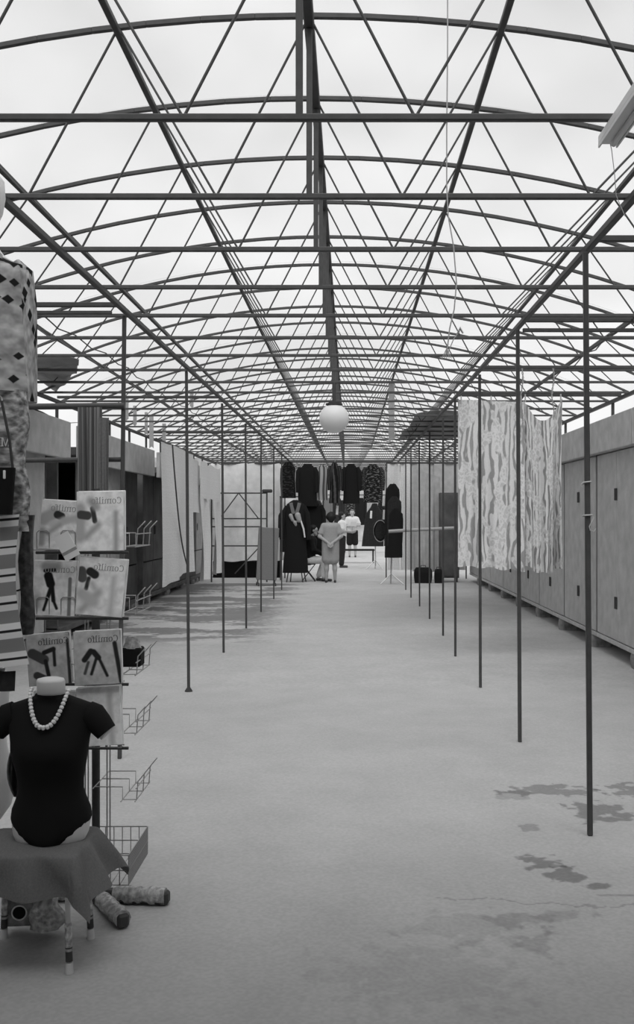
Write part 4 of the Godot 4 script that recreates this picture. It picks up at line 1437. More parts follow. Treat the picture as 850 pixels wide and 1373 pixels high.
func far_garments():
	var z := 24.0
	tag_line("garment_rail", "rail across the passage carrying the hanging jackets", "rail", [Vector3(-1.8, 2.86, -24.0), Vector3(1.0, 2.86, -24.0)], 0.016, M.post)
	var dark := spotted(91, 0.09, 0.20, 0.12, 0.1)
	var floral := spotted(92, 0.11, 0.42, 0.16, 0.16)
	var striped := printed(image_of(96, 16, func(x, y): return 0.70 if sin(x * 0.55) > -0.2 else 0.34), 0.95)
	var dim := printed(image_of(96, 64, func(x, y): return 0.30 if sin(x * 0.5 + y * 0.05) > 0.4 else 0.10), 0.95)
	var g := "jackets hanging across the passage"
	garment("hanging_jacket", "dark mottled jacket at the end of the rail above the black dress form", "jacket", g, Vector3(-1.492, 2.844, -24.000), 0.36, 0.86, 1.0, false, dark, 0.07)
	garment("hanging_coat", "long plain black coat beside the pale striped garment", "coat", g, Vector3(-1.025, 2.808, -24.000), 0.42, 1.02, 1.08, true, M.black_cloth, 0.07)
	garment("hanging_trousers", "pale striped trousers hanging between dark garments", "trousers", g, Vector3(-0.668, 2.796, -24.100), 0.27, 0.86, 1.0, false, striped, 0.06, 0.03)
	garment("hanging_jacket", "narrow dark striped jacket beside the pale striped trousers", "jacket", g, Vector3(-0.358, 2.839, -23.900), 0.24, 0.98, 1.05, true, dim, 0.06)
	garment("hanging_jacket", "wide plain black jacket between the dark striped and the flowered one", "jacket", g, Vector3(0.036, 2.808, -24.000), 0.36, 0.96, 1.1, true, M.black_cloth, 0.07)
	garment("hanging_jacket", "dark jacket with pale flowers, hanging at the end by the canvas", "jacket", g, Vector3(0.559, 2.795, -24.080), 0.44, 0.92, 1.05, true, floral, 0.07)
	# black clothes on a stand beside the board
	var t := thing("dress_form", "dress form in a long black robe with a pale frilled collar", "dress form", Vector3(-1.280, 0, -23.4))
	var st := mb()
	var rings := []
	for r in [[0.22, 0.29, 0.20], [0.5, 0.28, 0.19], [0.8, 0.255, 0.17], [1.05, 0.235, 0.15], [1.3, 0.245, 0.14], [1.5, 0.25, 0.13], [1.72, 0.24, 0.12], [1.83, 0.20, 0.10], [1.89, 0.12, 0.08], [1.93, 0.05, 0.05]]:
		rings.append(ring(Vector3(0, r[0], 0), r[1], r[2], 32, 2.2, 0.045 * (1.93 - r[0]), r[0]))
	loft(st, rings)
	var rb := obj("robe", st, M.black_cloth, t)
	for s in [-1.0, 1.0]:
		st = mb()
		tube(st, [Vector3(s * 0.19, 1.78, 0), Vector3(s * 0.27, 1.6, 0.02), Vector3(s * 0.30, 1.3, 0.04), Vector3(s * 0.31, 1.0, 0.06)], [0.06, 0.07, 0.065, 0.06], 10)
		obj("sleeve", st, M.black_cloth, rb)
	obj("frilled_collar", blob([[Vector3(-0.10, 1.56, 0.12), Vector3(-0.06, 1.46, 0.13), 0.05, 0.04], [Vector3(0.06, 1.57, 0.12), Vector3(0.10, 1.45, 0.13), 0.07, 0.055], [Vector3(0.0, 1.40, 0.13), Vector3(0.02, 1.34, 0.13), 0.045, 0.03]], 0.014, 0.03), M.dress, t)
	for e in [-1.0, 1.0]:
		st = mb()
		bar(st, Vector3(e * 0.10, 1.86, 0.085), Vector3(e * 0.035, 1.60, 0.135), 0.085, 0.02, 0.008, Vector3(0, 0.2, 1))
		obj("lapel", st, M.curtain, t)
	st = mb()
	tube(st, [Vector3(0.13, 1.46, 0.14), Vector3(0.20, 1.25, 0.16), Vector3(0.23, 1.05, 0.16)], [0.02, 0.022, 0.018], 8)
	obj("pale_tie", st, M.linen, t)
	for s in [[-0.2, 0.1], [-0.12, -0.1], [0.18, 0.1], [0.25, -0.05]]:
		st = mb()
		tube(st, [Vector3(s[0] * 0.8, 0.25, s[1] * 0.5), Vector3(s[0], 0.0, s[1])], 0.014, 6)
		obj("stand_leg", st, M.hinge, t)
	garment("hanging_coat", "long black coat on the rail behind the seated person", "coat", "", Vector3(-0.9, 1.92, -24.1), 0.5, 1.3, 1.15, true, M.black_cloth)
	garment("hanging_coat", "black coat hanging behind the black robe, next to the board", "coat", "", Vector3(-1.45, 1.78, -24.1), 0.42, 1.1, 1.1, true, M.dark_cloth)
	tag_line("garment_rail", "low rail carrying the black coats behind the robe", "rail", [Vector3(-1.7, 2.02, -24.1), Vector3(-0.62, 2.02, -24.1)], 0.014, M.post)
	for x in [-1.68, -0.64]:
		tag_line("rail_upright", "thin upright of the low coat rail", "post", [Vector3(x, 0, -24.1), Vector3(x, 2.03, -24.1)], 0.014, M.post, "uprights of the low coat rail")
	# clothes stand by the canvas end panel
	t = thing("clothes_stand", "tall stand packed with black clothes beside the pale canvas panel", "clothes stand", Vector3(0.948, 0, -22.6))
	st = mb()
	tube(st, [Vector3(-0.02, 0.02, 0), Vector3(0.05, 2.3, 0)], 0.016, 8)
	obj("pole", st, M.wire, t)
	for a in 3:
		st = mb()
		var q := Vector3(cos(a * 2.1 + 2.6) * 0.3, 0.012, sin(a * 2.1 + 2.6) * 0.3)
		tube(st, [Vector3(-0.01, 0.25, 0), q], 0.012, 6)
		obj("foot", st, M.chrome, t)
	for k in 3:
		st = mb()
		var rg := []
		for i in 10:
			var v := i / 9.0
			rg.append(ring(Vector3(0.03 - 0.05 * v + 0.03 * k, 2.28 - 0.28 * k - (1.15 - 0.02 * k) * v, 0.04 * k - 0.04), lerpf(0.06, 0.155 + 0.015 * k, smoothstep(0.0, 0.14, v)), 0.13, 24, 2.5, 0.13, k * 2.0 + v * 2.0))
		loft(st, rg)
		obj("garment", st, [M.black_cloth, M.dark_cloth, M.black_cloth][k], t)
	# coat on a stand, further back
	t = thing("coat_stand", "dark coat on a thin tripod stand, in front of the far stalls", "coat stand", Vector3(0.695, 0, -29.0))
	st = mb()
	tube(st, [Vector3(0.06, 0.1, 0), Vector3(0.02, 1.95, 0)], 0.015, 8)
	obj("pole", st, M.wire, t)
	for q in [Vector3(-0.22, 0.012, 0.15), Vector3(0.25, 0.012, 0.1), Vector3(0.05, 0.012, -0.25)]:
		st = mb()
		tube(st, [Vector3(0.05, 0.28, 0), q], 0.012, 6)
		obj("foot", st, M.chrome, t)
	st = mb()
	rings = []
	for i in 12:
		var v := i / 11.0
		rings.append(ring(Vector3(0.03 - 0.06 * v, 1.92 - 1.25 * v, 0), lerpf(0.07, 0.24, smoothstep(0.0, 0.3, v)) + 0.08 * v, 0.12, 26, 2.4, 0.05 + 0.04 * v, v * 3.0))
	loft(st, rings)
	obj("coat", st, M.dark_cloth, t)
	# round shoulder bag hanging beside it
	t = thing("round_bag", "round dark bag hanging beside the tall stand of black clothes", "bag", Vector3(0.719, 1.208, -22.850))
	st = mb()
	tube(st, [Vector3(-0.03, 0, -0.04), Vector3(-0.03, 0, -0.03), Vector3(-0.02, 0, 0.03), Vector3(-0.02, 0, 0.04)], [0.10, 0.155, 0.155, 0.12], 24, 1.6)
	obj("body", st, M.dark_cloth, t)
	st = mb()
	var rp := []
	for i in 25:
		var a2 := TAU * i / 24.0
		rp.append(Vector3(-0.02 + 0.15 * cos(a2), 0.245 * sin(a2), 0.04))
	tube(st, rp, 0.009, 6)
	obj("piping", st, M.strip, t)
	st = mb()
	tube(st, [Vector3(0, 0.2, 0), Vector3(0.1, 0.6, 0.1), Vector3(0.25, 0.88, 0.25)], 0.008, 6)
	obj("strap", st, M.hinge, t)
	# white price tags among the garments
	for q in [Vector3(-0.306, 1.694, -24.000), Vector3(0.616, 1.593, -28.870), Vector3(0.775, 1.891, -22.750), Vector3(0.784, 1.584, -22.750)]:
		st = mb()
		box(st, Vector3.ZERO, Vector3(0.06, 0.22, 0.006), Basis(Vector3.FORWARD, 0.05), 0.002)
		if q.y < 1.75 and q.z > -24.1 and q.z < -23.9: tube(st, [Vector3(0, 0.1, 0), Vector3(0, 2.86 - q.y, 0)], 0.002, 4)
		var o := obj("price_tag", st, M.white_cloth)
		o.position = q
		tag(o, "white paper tag hanging among the dark garments", "tag", "white tags among the far garments")
	# bench in front of the far stalls
	t = thing("bench", "low dark bench behind the standing man in shorts", "bench", Vector3(0.371, 0, -33.0))
	st = mb()
	span(st, Vector3(-0.75, 0.40, -0.2), Vector3(0.45, 0.46, 0.2), 0.01)
	obj("seat", st, M.dark_cloth, t)
	for q in [[-0.7, -0.15], [-0.7, 0.15], [0.4, -0.15], [0.4, 0.15]]:
		st = mb()
		bar(st, Vector3(q[0], 0, q[1]), Vector3(q[0], 0.4, q[1]), 0.05, 0.05)
		obj("leg", st, M.hinge, t)
	# the stalls at the very back: rails of clothes
	for k in 9:
		var x := -1.86 + 0.465 * k
		var mm: Material = [M.black_cloth, dark, M.curtain, M.dark_cloth, floral, M.black_cloth, M.strip, dark, M.dark_cloth][k]
		garment("distant_garment", "%s hanging on the rail at the far end" % ["black dress", "mottled dark jacket", "grey coat", "dark jacket", "flowered blouse", "second black dress", "pale grey shirt", "mottled dark coat", "dark coat by the end upright"][k], "garment", "clothes on the farthest rail", Vector3(x, 2.3, -41.0), 0.34, 1.2 + 0.15 * sin(k * 2.0), 1.1, true, mm, 0.08)
	tag_line("garment_rail", "farthest garment rail across the passage end", "rail", [Vector3(-2.0, 2.42, -41.0), Vector3(2.0, 2.42, -41.0)], 0.02, M.post)
	for x in [-1.98, 1.98]:
		tag_line("rail_upright", "upright of the farthest garment rail", "post", [Vector3(x, 0, -41.0), Vector3(x, 2.43, -41.0)], 0.02, M.post, "uprights of the farthest rail")

# a hand at a, pointing along d, the palm facing n; curl bends the fingers
func hand_bones(a: Vector3, d: Vector3, n: Vector3, thumb: float, curl := 0.5) -> Array:
	d = d.normalized()
	n = (n - d * n.dot(d)).normalized()
	var x := d.cross(n)
	var out := [[a, a + d * 0.08, 0.026, 0.030], [a + x * 0.02, a + d * 0.085 + x * 0.025, 0.018, 0.017], [a - x * 0.02, a + d * 0.08 - x * 0.025, 0.018, 0.016]]
	var ls := [0.068, 0.08, 0.074, 0.058]
	for k in 4:
		var o := a + d * 0.085 + x * (0.033 - 0.022 * k)
		var e1: Vector3 = o + (d * cos(curl * 0.6) + n * sin(curl * 0.6)) * ls[k] * 0.55
		var e2: Vector3 = e1 + (d * cos(curl * 1.7) + n * sin(curl * 1.7)) * ls[k] * 0.5
		out.append([o, e1, 0.0095, 0.009]); out.append([e1, e2, 0.009, 0.0075])
	var b := a + d * 0.025 + x * thumb * 0.028
	var c := b + (d * 0.6 + x * thumb * 0.7 + n * 0.4).normalized() * 0.04
	out.append([b, c, 0.013, 0.011]); out.append([c, c + (d * 0.9 + n * 0.4).normalized() * 0.032, 0.011, 0.009])
	return out

# a head: skull, jaw, nose, brow, ears; f is where the face points
func head_bones(c: Vector3, f: Vector3) -> Array:
	f = f.normalized()
	var r := f.cross(Vector3.UP).normalized()
	return [[c + Vector3(0, 0.035, 0) - f * 0.015, c + Vector3(0, 0.03, 0) + f * 0.02, 0.083, 0.075],
		[c + Vector3(0, -0.05, 0) + f * 0.03, c + Vector3(0, -0.075, 0) + f * 0.05, 0.058, 0.04],
		[c + f * 0.085 + Vector3(0, 0.01, 0), c + f * 0.108 - Vector3(0, 0.022, 0), 0.009, 0.013],
		[c + r * 0.08 + Vector3(0, 0.012, 0), c + r * 0.082 - Vector3(0, 0.022, 0), 0.016, 0.012],
		[c - r * 0.08 + Vector3(0, 0.012, 0), c - r * 0.082 - Vector3(0, 0.022, 0), 0.016, 0.012]]

func face_parts(p: Node, c: Vector3, f: Vector3):
	f = f.normalized()
	var r := f.cross(Vector3.UP).normalized()
	for s in [-1.0, 1.0]:
		var st := mb()
		tube(st, [c + f * 0.083 + r * s * 0.021 + Vector3(0, 0.012, 0), c + f * 0.083 + r * s * 0.043 + Vector3(0, 0.012, 0)], [0.008, 0.006], 8)
		obj("eye", st, M.hair, p)
	var st2 := mb()
	tube(st2, [c + f * 0.083 - r * 0.022 + Vector3(0, -0.052, 0), c + f * 0.092 + Vector3(0, -0.054, 0), c + f * 0.083 + r * 0.022 + Vector3(0, -0.052, 0)], 0.006, 6)
	obj("mouth", st2, M.curtain, p)

func join(a: SurfaceTool, b: SurfaceTool):
	a.append_from(b.commit(), 0, Transform3D.IDENTITY)

func people():
	# ---- woman seen from behind, hands clasped at her back
	var p := thing("person", "woman in a grey knee-length dress seen from behind, hands clasped at her back", "person", Vector3(-0.45, 0, -23.2))
	var f := Vector3(0, 0, -1)
	var hc := Vector3(0.015, 1.50, -0.02)
	var lh := Vector3(-0.05, 0.93, 0.185)
	var rh := Vector3(0.05, 0.93, 0.185)
	var body := blob([[Vector3(0, 0.95, 0), Vector3(0, 1.3, 0), 0.13, 0.12], [Vector3(-0.13, 1.33, 0), Vector3(0.13, 1.33, 0), 0.06, 0.06], [Vector3(0, 1.33, 0), Vector3(0.01, 1.46, -0.01), 0.055, 0.05],
		[Vector3(-0.17, 1.30, 0), Vector3(-0.255, 1.08, 0.04), 0.05, 0.042], [Vector3(-0.255, 1.08, 0.04), lh, 0.042, 0.028], [Vector3(0.17, 1.30, 0), Vector3(0.25, 1.08, 0.04), 0.05, 0.042], [Vector3(0.25, 1.08, 0.04), rh, 0.042, 0.028],
		[Vector3(-0.08, 0.9, 0), Vector3(-0.085, 0.46, 0), 0.085, 0.055], [Vector3(-0.085, 0.46, 0), Vector3(-0.09, 0.32, 0.015), 0.055, 0.052], [Vector3(-0.09, 0.32, 0.015), Vector3(-0.095, 0.07, 0), 0.052, 0.034],
		[Vector3(0.08, 0.9, 0), Vector3(0.09, 0.46, 0), 0.085, 0.055], [Vector3(0.09, 0.46, 0), Vector3(0.1, 0.32, 0.015), 0.055, 0.052], [Vector3(0.1, 0.32, 0.015), Vector3(0.105, 0.07, 0), 0.052, 0.034]], 0.018, 0.03)
	join(body, blob(head_bones(hc, f), 0.008, 0.02))
	join(body, blob(hand_bones(lh, Vector3(0.7, -0.75, 0.1), Vector3(0.2, 0.1, 1), 1.0, 0.7), 0.005, 0.008))
	join(body, blob(hand_bones(rh, Vector3(-0.7, -0.75, 0.15), Vector3(-0.2, 0.1, 1), -1.0, 0.7), 0.005, 0.008))
	obj("body", body, M.skin, p)
	face_parts(p, hc, f)
	var dr := blob([[Vector3(-0.05, 1.02, 0.005), Vector3(-0.05, 1.28, 0.01), 0.135, 0.125], [Vector3(0.05, 1.02, 0.005), Vector3(0.05, 1.28, 0.01), 0.135, 0.125], [Vector3(-0.15, 1.325, 0.005), Vector3(0.15, 1.325, 0.005), 0.068, 0.068],
		[Vector3(-0.16, 1.31, 0), Vector3(-0.225, 1.16, 0.025), 0.066, 0.066], [Vector3(0.16, 1.31, 0), Vector3(0.222, 1.16, 0.025), 0.066, 0.066],
		[Vector3(-0.06, 0.95, 0), Vector3(-0.07, 0.55, 0), 0.145, 0.135], [Vector3(0.06, 0.95, 0), Vector3(0.07, 0.55, 0), 0.145, 0.135]], 0.018, 0.03)
	obj("dress", dr, M.dress, p)
	var hr := blob([[hc + Vector3(0, 0.055, 0.01), hc + Vector3(0, 0.02, 0.03), 0.10, 0.10], [hc + Vector3(0, -0.04, 0.05), hc + Vector3(0, -0.05, 0.045), 0.072, 0.062], [hc + Vector3(-0.05, 0.03, 0.01), hc + Vector3(0.05, 0.03, 0.01), 0.075, 0.075]], 0.01, 0.02)
	obj("hair", hr, M.hair, p)
	for x in [-0.098, 0.106]:
		obj("shoe", blob([[Vector3(x, 0.03, 0.03), Vector3(x, 0.028, -0.13), 0.032, 0.028]], 0.01, 0.01), M.hinge, p)
	# ---- man in a white shirt and black shorts, facing the camera
	p = thing("person", "man in a white short-sleeved shirt and black shorts holding a paper", "person", Vector3(0.09, 0, -37.6))
	f = Vector3(0, 0, 1)
	hc = Vector3(0.0, 1.66, 0.02)
	lh = Vector3(-0.02, 1.17, 0.26)
	rh = Vector3(0.12, 1.20, 0.26)
	body = blob([[Vector3(0, 1.0, 0), Vector3(0, 1.4, 0), 0.14, 0.13], [Vector3(-0.16, 1.46, 0), Vector3(0.16, 1.46, 0), 0.065, 0.065], [Vector3(0, 1.46, 0), Vector3(0, 1.6, 0.01), 0.06, 0.055],
		[Vector3(-0.2, 1.44, 0), Vector3(-0.27, 1.18, 0.03), 0.055, 0.045], [Vector3(-0.27, 1.18, 0.03), lh, 0.045, 0.03], [Vector3(0.2, 1.44, 0), Vector3(0.28, 1.2, 0.03), 0.055, 0.045], [Vector3(0.28, 1.2, 0.03), rh, 0.045, 0.03],
		[Vector3(-0.09, 0.95, 0), Vector3(-0.10, 0.5, 0.02), 0.09, 0.06], [Vector3(-0.10, 0.5, 0.02), Vector3(-0.10, 0.34, -0.01), 0.06, 0.056], [Vector3(-0.10, 0.34, -0.01), Vector3(-0.10, 0.08, 0), 0.056, 0.036],
		[Vector3(0.09, 0.95, 0), Vector3(0.11, 0.5, 0.02), 0.09, 0.06], [Vector3(0.11, 0.5, 0.02), Vector3(0.12, 0.34, -0.01), 0.06, 0.056], [Vector3(0.12, 0.34, -0.01), Vector3(0.12, 0.08, 0), 0.056, 0.036]], 0.02, 0.03)
	join(body, blob(head_bones(hc, f), 0.009, 0.02))
	join(body, blob(hand_bones(lh, Vector3(0.8, 0.1, 0.3), Vector3(0, 0.5, -0.8), -1.0, 0.8), 0.006, 0.008))
	join(body, blob(hand_bones(rh, Vector3(-0.8, 0.1, 0.3), Vector3(0, 0.5, -0.8), 1.0, 0.8), 0.006, 0.008))
	obj("body", body, M.skin, p)
	face_parts(p, hc, f)
	obj("shirt", blob([[Vector3(-0.06, 1.02, 0), Vector3(-0.07, 1.4, 0), 0.14, 0.14], [Vector3(0.06, 1.02, 0), Vector3(0.07, 1.4, 0), 0.14, 0.14], [Vector3(-0.17, 1.455, 0), Vector3(0.17, 1.455, 0), 0.075, 0.075], [Vector3(-0.19, 1.43, 0), Vector3(-0.245, 1.27, 0.02), 0.075, 0.075], [Vector3(0.19, 1.43, 0), Vector3(0.25, 1.28, 0.02), 0.075, 0.075]], 0.02, 0.03), M.shirt, p)
	obj("shorts", blob([[Vector3(-0.08, 0.95, 0), Vector3(-0.10, 0.55, 0.01), 0.14, 0.12], [Vector3(0.08, 0.95, 0), Vector3(0.11, 0.55, 0.01), 0.14, 0.12]], 0.02, 0.02), M.black_cloth, p)
	obj("hair", blob([[hc + Vector3(0, 0.07, -0.03), hc + Vector3(0, 0.05, -0.05), 0.075, 0.085], [hc + Vector3(0, 0.09, 0.0), hc + Vector3(0, 0.085, 0.03), 0.06, 0.05]], 0.012, 0.02), M.curtain, p)
	for x in [-0.10, 0.12]:
		obj("shoe", blob([[Vector3(x, 0.035, -0.04), Vector3(x, 0.03, 0.15), 0.038, 0.034]], 0.012, 0.01), M.hinge, p)
	var st := mb()
	box(st, Vector3(0.05, 1.25, 0.33), Vector3(0.22, 0.20, 0.012), Basis(Vector3.RIGHT, -0.5), 0.003)
	var pp := obj("folded_paper", st, M.dress)
	pp.position = Vector3(0.09, 0, -37.6)
	tag(pp, "pale folded paper held by the man in shorts", "paper")
	# ---- person with dark hair behind the woman
	p = thing("person", "person with short dark hair in a pale top and dark trousers behind the woman", "person", Vector3(-0.24, 0, -30.0))
	f = Vector3(0.9, 0, -0.2)
	hc = Vector3(0.0, 1.53, 0.0)
	lh = Vector3(0.30, 1.08, 0.05)
	rh = Vector3(0.28, 1.06, -0.12)
	body = blob([[Vector3(0, 1.0, 0), Vector3(0, 1.3, 0), 0.13, 0.12], [Vector3(0, 1.36, -0.14), Vector3(0, 1.36, 0.14), 0.06, 0.06], [Vector3(0, 1.35, 0), Vector3(0, 1.48, 0), 0.055, 0.05],
		[Vector3(0, 1.34, 0.17), Vector3(0.03, 1.1, 0.22), 0.05, 0.042], [Vector3(0.03, 1.1, 0.22), lh, 0.042, 0.028], [Vector3(0, 1.34, -0.17), Vector3(0.03, 1.1, -0.22), 0.05, 0.042], [Vector3(0.03, 1.1, -0.22), rh, 0.042, 0.028],
		[Vector3(0, 0.9, 0.09), Vector3(0.0, 0.48, 0.10), 0.085, 0.06], [Vector3(0, 0.48, 0.1), Vector3(-0.02, 0.08, 0.1), 0.055, 0.036], [Vector3(0, 0.9, -0.09), Vector3(0.02, 0.48, -0.10), 0.085, 0.06], [Vector3(0.02, 0.48, -0.1), Vector3(0.0, 0.08, -0.1), 0.055, 0.036]], 0.02, 0.03)
	join(body, blob(head_bones(hc, f), 0.009, 0.02))
	join(body, blob(hand_bones(lh, Vector3(1, 0.1, -0.1), Vector3(0, 0.6, -0.6), -1.0, 0.6), 0.006, 0.008))
	join(body, blob(hand_bones(rh, Vector3(1, 0.1, 0.1), Vector3(0, 0.6, 0.6), 1.0, 0.6), 0.006, 0.008))
	obj("body", body, M.skin, p)
	face_parts(p, hc, f)
	obj("shirt", blob([[Vector3(0, 1.0, -0.04), Vector3(0, 1.3, -0.05), 0.145, 0.135], [Vector3(0, 1.0, 0.04), Vector3(0, 1.3, 0.05), 0.145, 0.135], [Vector3(0, 1.36, -0.16), Vector3(0, 1.36, 0.16), 0.07, 0.07], [Vector3(0, 1.33, 0.17), Vector3(0.02, 1.18, 0.2), 0.068, 0.066], [Vector3(0, 1.33, -0.17), Vector3(0.02, 1.18, -0.2), 0.068, 0.066]], 0.02, 0.03), M.linen, p)
	obj("trousers", blob([[Vector3(0, 0.95, 0.06), Vector3(0.0, 0.5, 0.10), 0.125, 0.09], [Vector3(0, 0.5, 0.1), Vector3(-0.02, 0.12, 0.1), 0.085, 0.07], [Vector3(0, 0.95, -0.06), Vector3(0.02, 0.5, -0.1), 0.125, 0.09], [Vector3(0.02, 0.5, -0.1), Vector3(0, 0.12, -0.1), 0.085, 0.07]], 0.02, 0.02), M.dark_cloth, p)
	obj("hair", blob([[hc + Vector3(-0.02, 0.06, 0), hc + Vector3(-0.04, 0.02, 0), 0.092, 0.088], [hc + Vector3(-0.05, -0.05, 0), hc + Vector3(-0.05, -0.06, 0), 0.055, 0.05]], 0.01, 0.02), M.hair, p)
	for z in [0.1, -0.1]:
		obj("shoe", blob([[Vector3(-0.04, 0.035, z), Vector3(0.15, 0.03, z), 0.036, 0.032]], 0.012, 0.01), M.hinge, p)
	# ---- person sitting on a stool between the black clothes and the woman
	var sl := thing("folding_stool", "low folding stool under the sitting person", "stool", Vector3(-0.98, 0, -23.75))
	st = mb()
	span(st, Vector3(-0.17, 0.40, -0.16), Vector3(0.17, 0.425, 0.16), 0.01)
	obj("seat", st, M.dark_cloth, sl)
	for z in [-0.14, 0.14]:
		for s in [-1.0, 1.0]:
			st = mb()
			tube(st, [Vector3(-0.16 * s, 0.0, z), Vector3(0.15 * s, 0.40, z)], 0.012, 6)
			obj("leg", st, M.hinge, sl)
	p = thing("person", "person sitting sideways in pale trousers and a dark jacket beside the woman", "person", Vector3(-0.98, 0, -23.75))
	f = Vector3(1, -0.15, 0.1)
	hc = Vector3(0.12, 1.20, 0.0)
	lh = Vector3(0.34, 0.62, 0.10)
	rh = Vector3(0.34, 0.62, -0.10)
	body = blob([[Vector3(0, 0.5, 0), Vector3(0.06, 0.95, 0), 0.13, 0.12], [Vector3(0.06, 1.0, -0.13), Vector3(0.06, 1.0, 0.13), 0.06, 0.06], [Vector3(0.06, 1.0, 0), Vector3(0.10, 1.15, 0), 0.055, 0.05],
		[Vector3(0.06, 0.99, 0.17), Vector3(0.12, 0.74, 0.2), 0.05, 0.042], [Vector3(0.12, 0.74, 0.2), lh, 0.042, 0.028], [Vector3(0.06, 0.99, -0.17), Vector3(0.12, 0.74, -0.2), 0.05, 0.042], [Vector3(0.12, 0.74, -0.2), rh, 0.042, 0.028],
		[Vector3(0.0, 0.51, 0.1), Vector3(0.36, 0.50, 0.11), 0.085, 0.065], [Vector3(0.36, 0.50, 0.11), Vector3(0.36, 0.08, 0.11), 0.06, 0.036], [Vector3(0.0, 0.51, -0.1), Vector3(0.38, 0.50, -0.11), 0.085, 0.065], [Vector3(0.38, 0.50, -0.11), Vector3(0.22, 0.08, -0.11), 0.06, 0.036]], 0.02, 0.03)
	join(body, blob(head_bones(hc, f), 0.009, 0.02))
	join(body, blob(hand_bones(lh, Vector3(0.8, -0.5, -0.1), Vector3(0, -1, -0.2), -1.0, 0.6), 0.006, 0.008))
	join(body, blob(hand_bones(rh, Vector3(0.8, -0.5, 0.1), Vector3(0, -1, 0.2), 1.0, 0.6), 0.006, 0.008))
	obj("body", body, M.skin, p)
	face_parts(p, hc, f)
	obj("jacket", blob([[Vector3(0, 0.56, -0.04), Vector3(0.06, 0.95, -0.05), 0.155, 0.14], [Vector3(0, 0.56, 0.04), Vector3(0.06, 0.95, 0.05), 0.155, 0.14], [Vector3(0.06, 1.0, -0.15), Vector3(0.06, 1.0, 0.15), 0.075, 0.075], [Vector3(0.06, 0.98, 0.17), Vector3(0.12, 0.75, 0.21), 0.068, 0.062], [Vector3(0.12, 0.75, 0.21), Vector3(0.30, 0.65, 0.12), 0.06, 0.05], [Vector3(0.06, 0.98, -0.17), Vector3(0.12, 0.75, -0.21), 0.068, 0.062], [Vector3(0.12, 0.75, -0.21), Vector3(0.30, 0.65, -0.12), 0.06, 0.05]], 0.02, 0.03), M.black_cloth, p)
	obj("trousers", blob([[Vector3(0.0, 0.51, 0.1), Vector3(0.36, 0.50, 0.11), 0.105, 0.085], [Vector3(0.36, 0.50, 0.11), Vector3(0.36, 0.14, 0.11), 0.08, 0.065], [Vector3(0.0, 0.51, -0.1), Vector3(0.38, 0.50, -0.11), 0.105, 0.085], [Vector3(0.38, 0.50, -0.11), Vector3(0.24, 0.14, -0.11), 0.08, 0.065]], 0.018, 0.02), M.linen, p)
	obj("hair", blob([[hc + Vector3(-0.02, 0.06, 0), hc + Vector3(-0.04, 0.02, 0), 0.092, 0.088], [hc + Vector3(-0.05, -0.04, 0), hc + Vector3(-0.05, -0.06, 0), 0.055, 0.05]], 0.01, 0.02), M.hair, p)
	for q in [[0.33, 0.11], [0.2, -0.11]]:
		obj("shoe", blob([[Vector3(q[0], 0.035, q[1]), Vector3(q[0] + 0.2, 0.03, q[1]), 0.036, 0.032]], 0.012, 0.01), M.hinge, p)

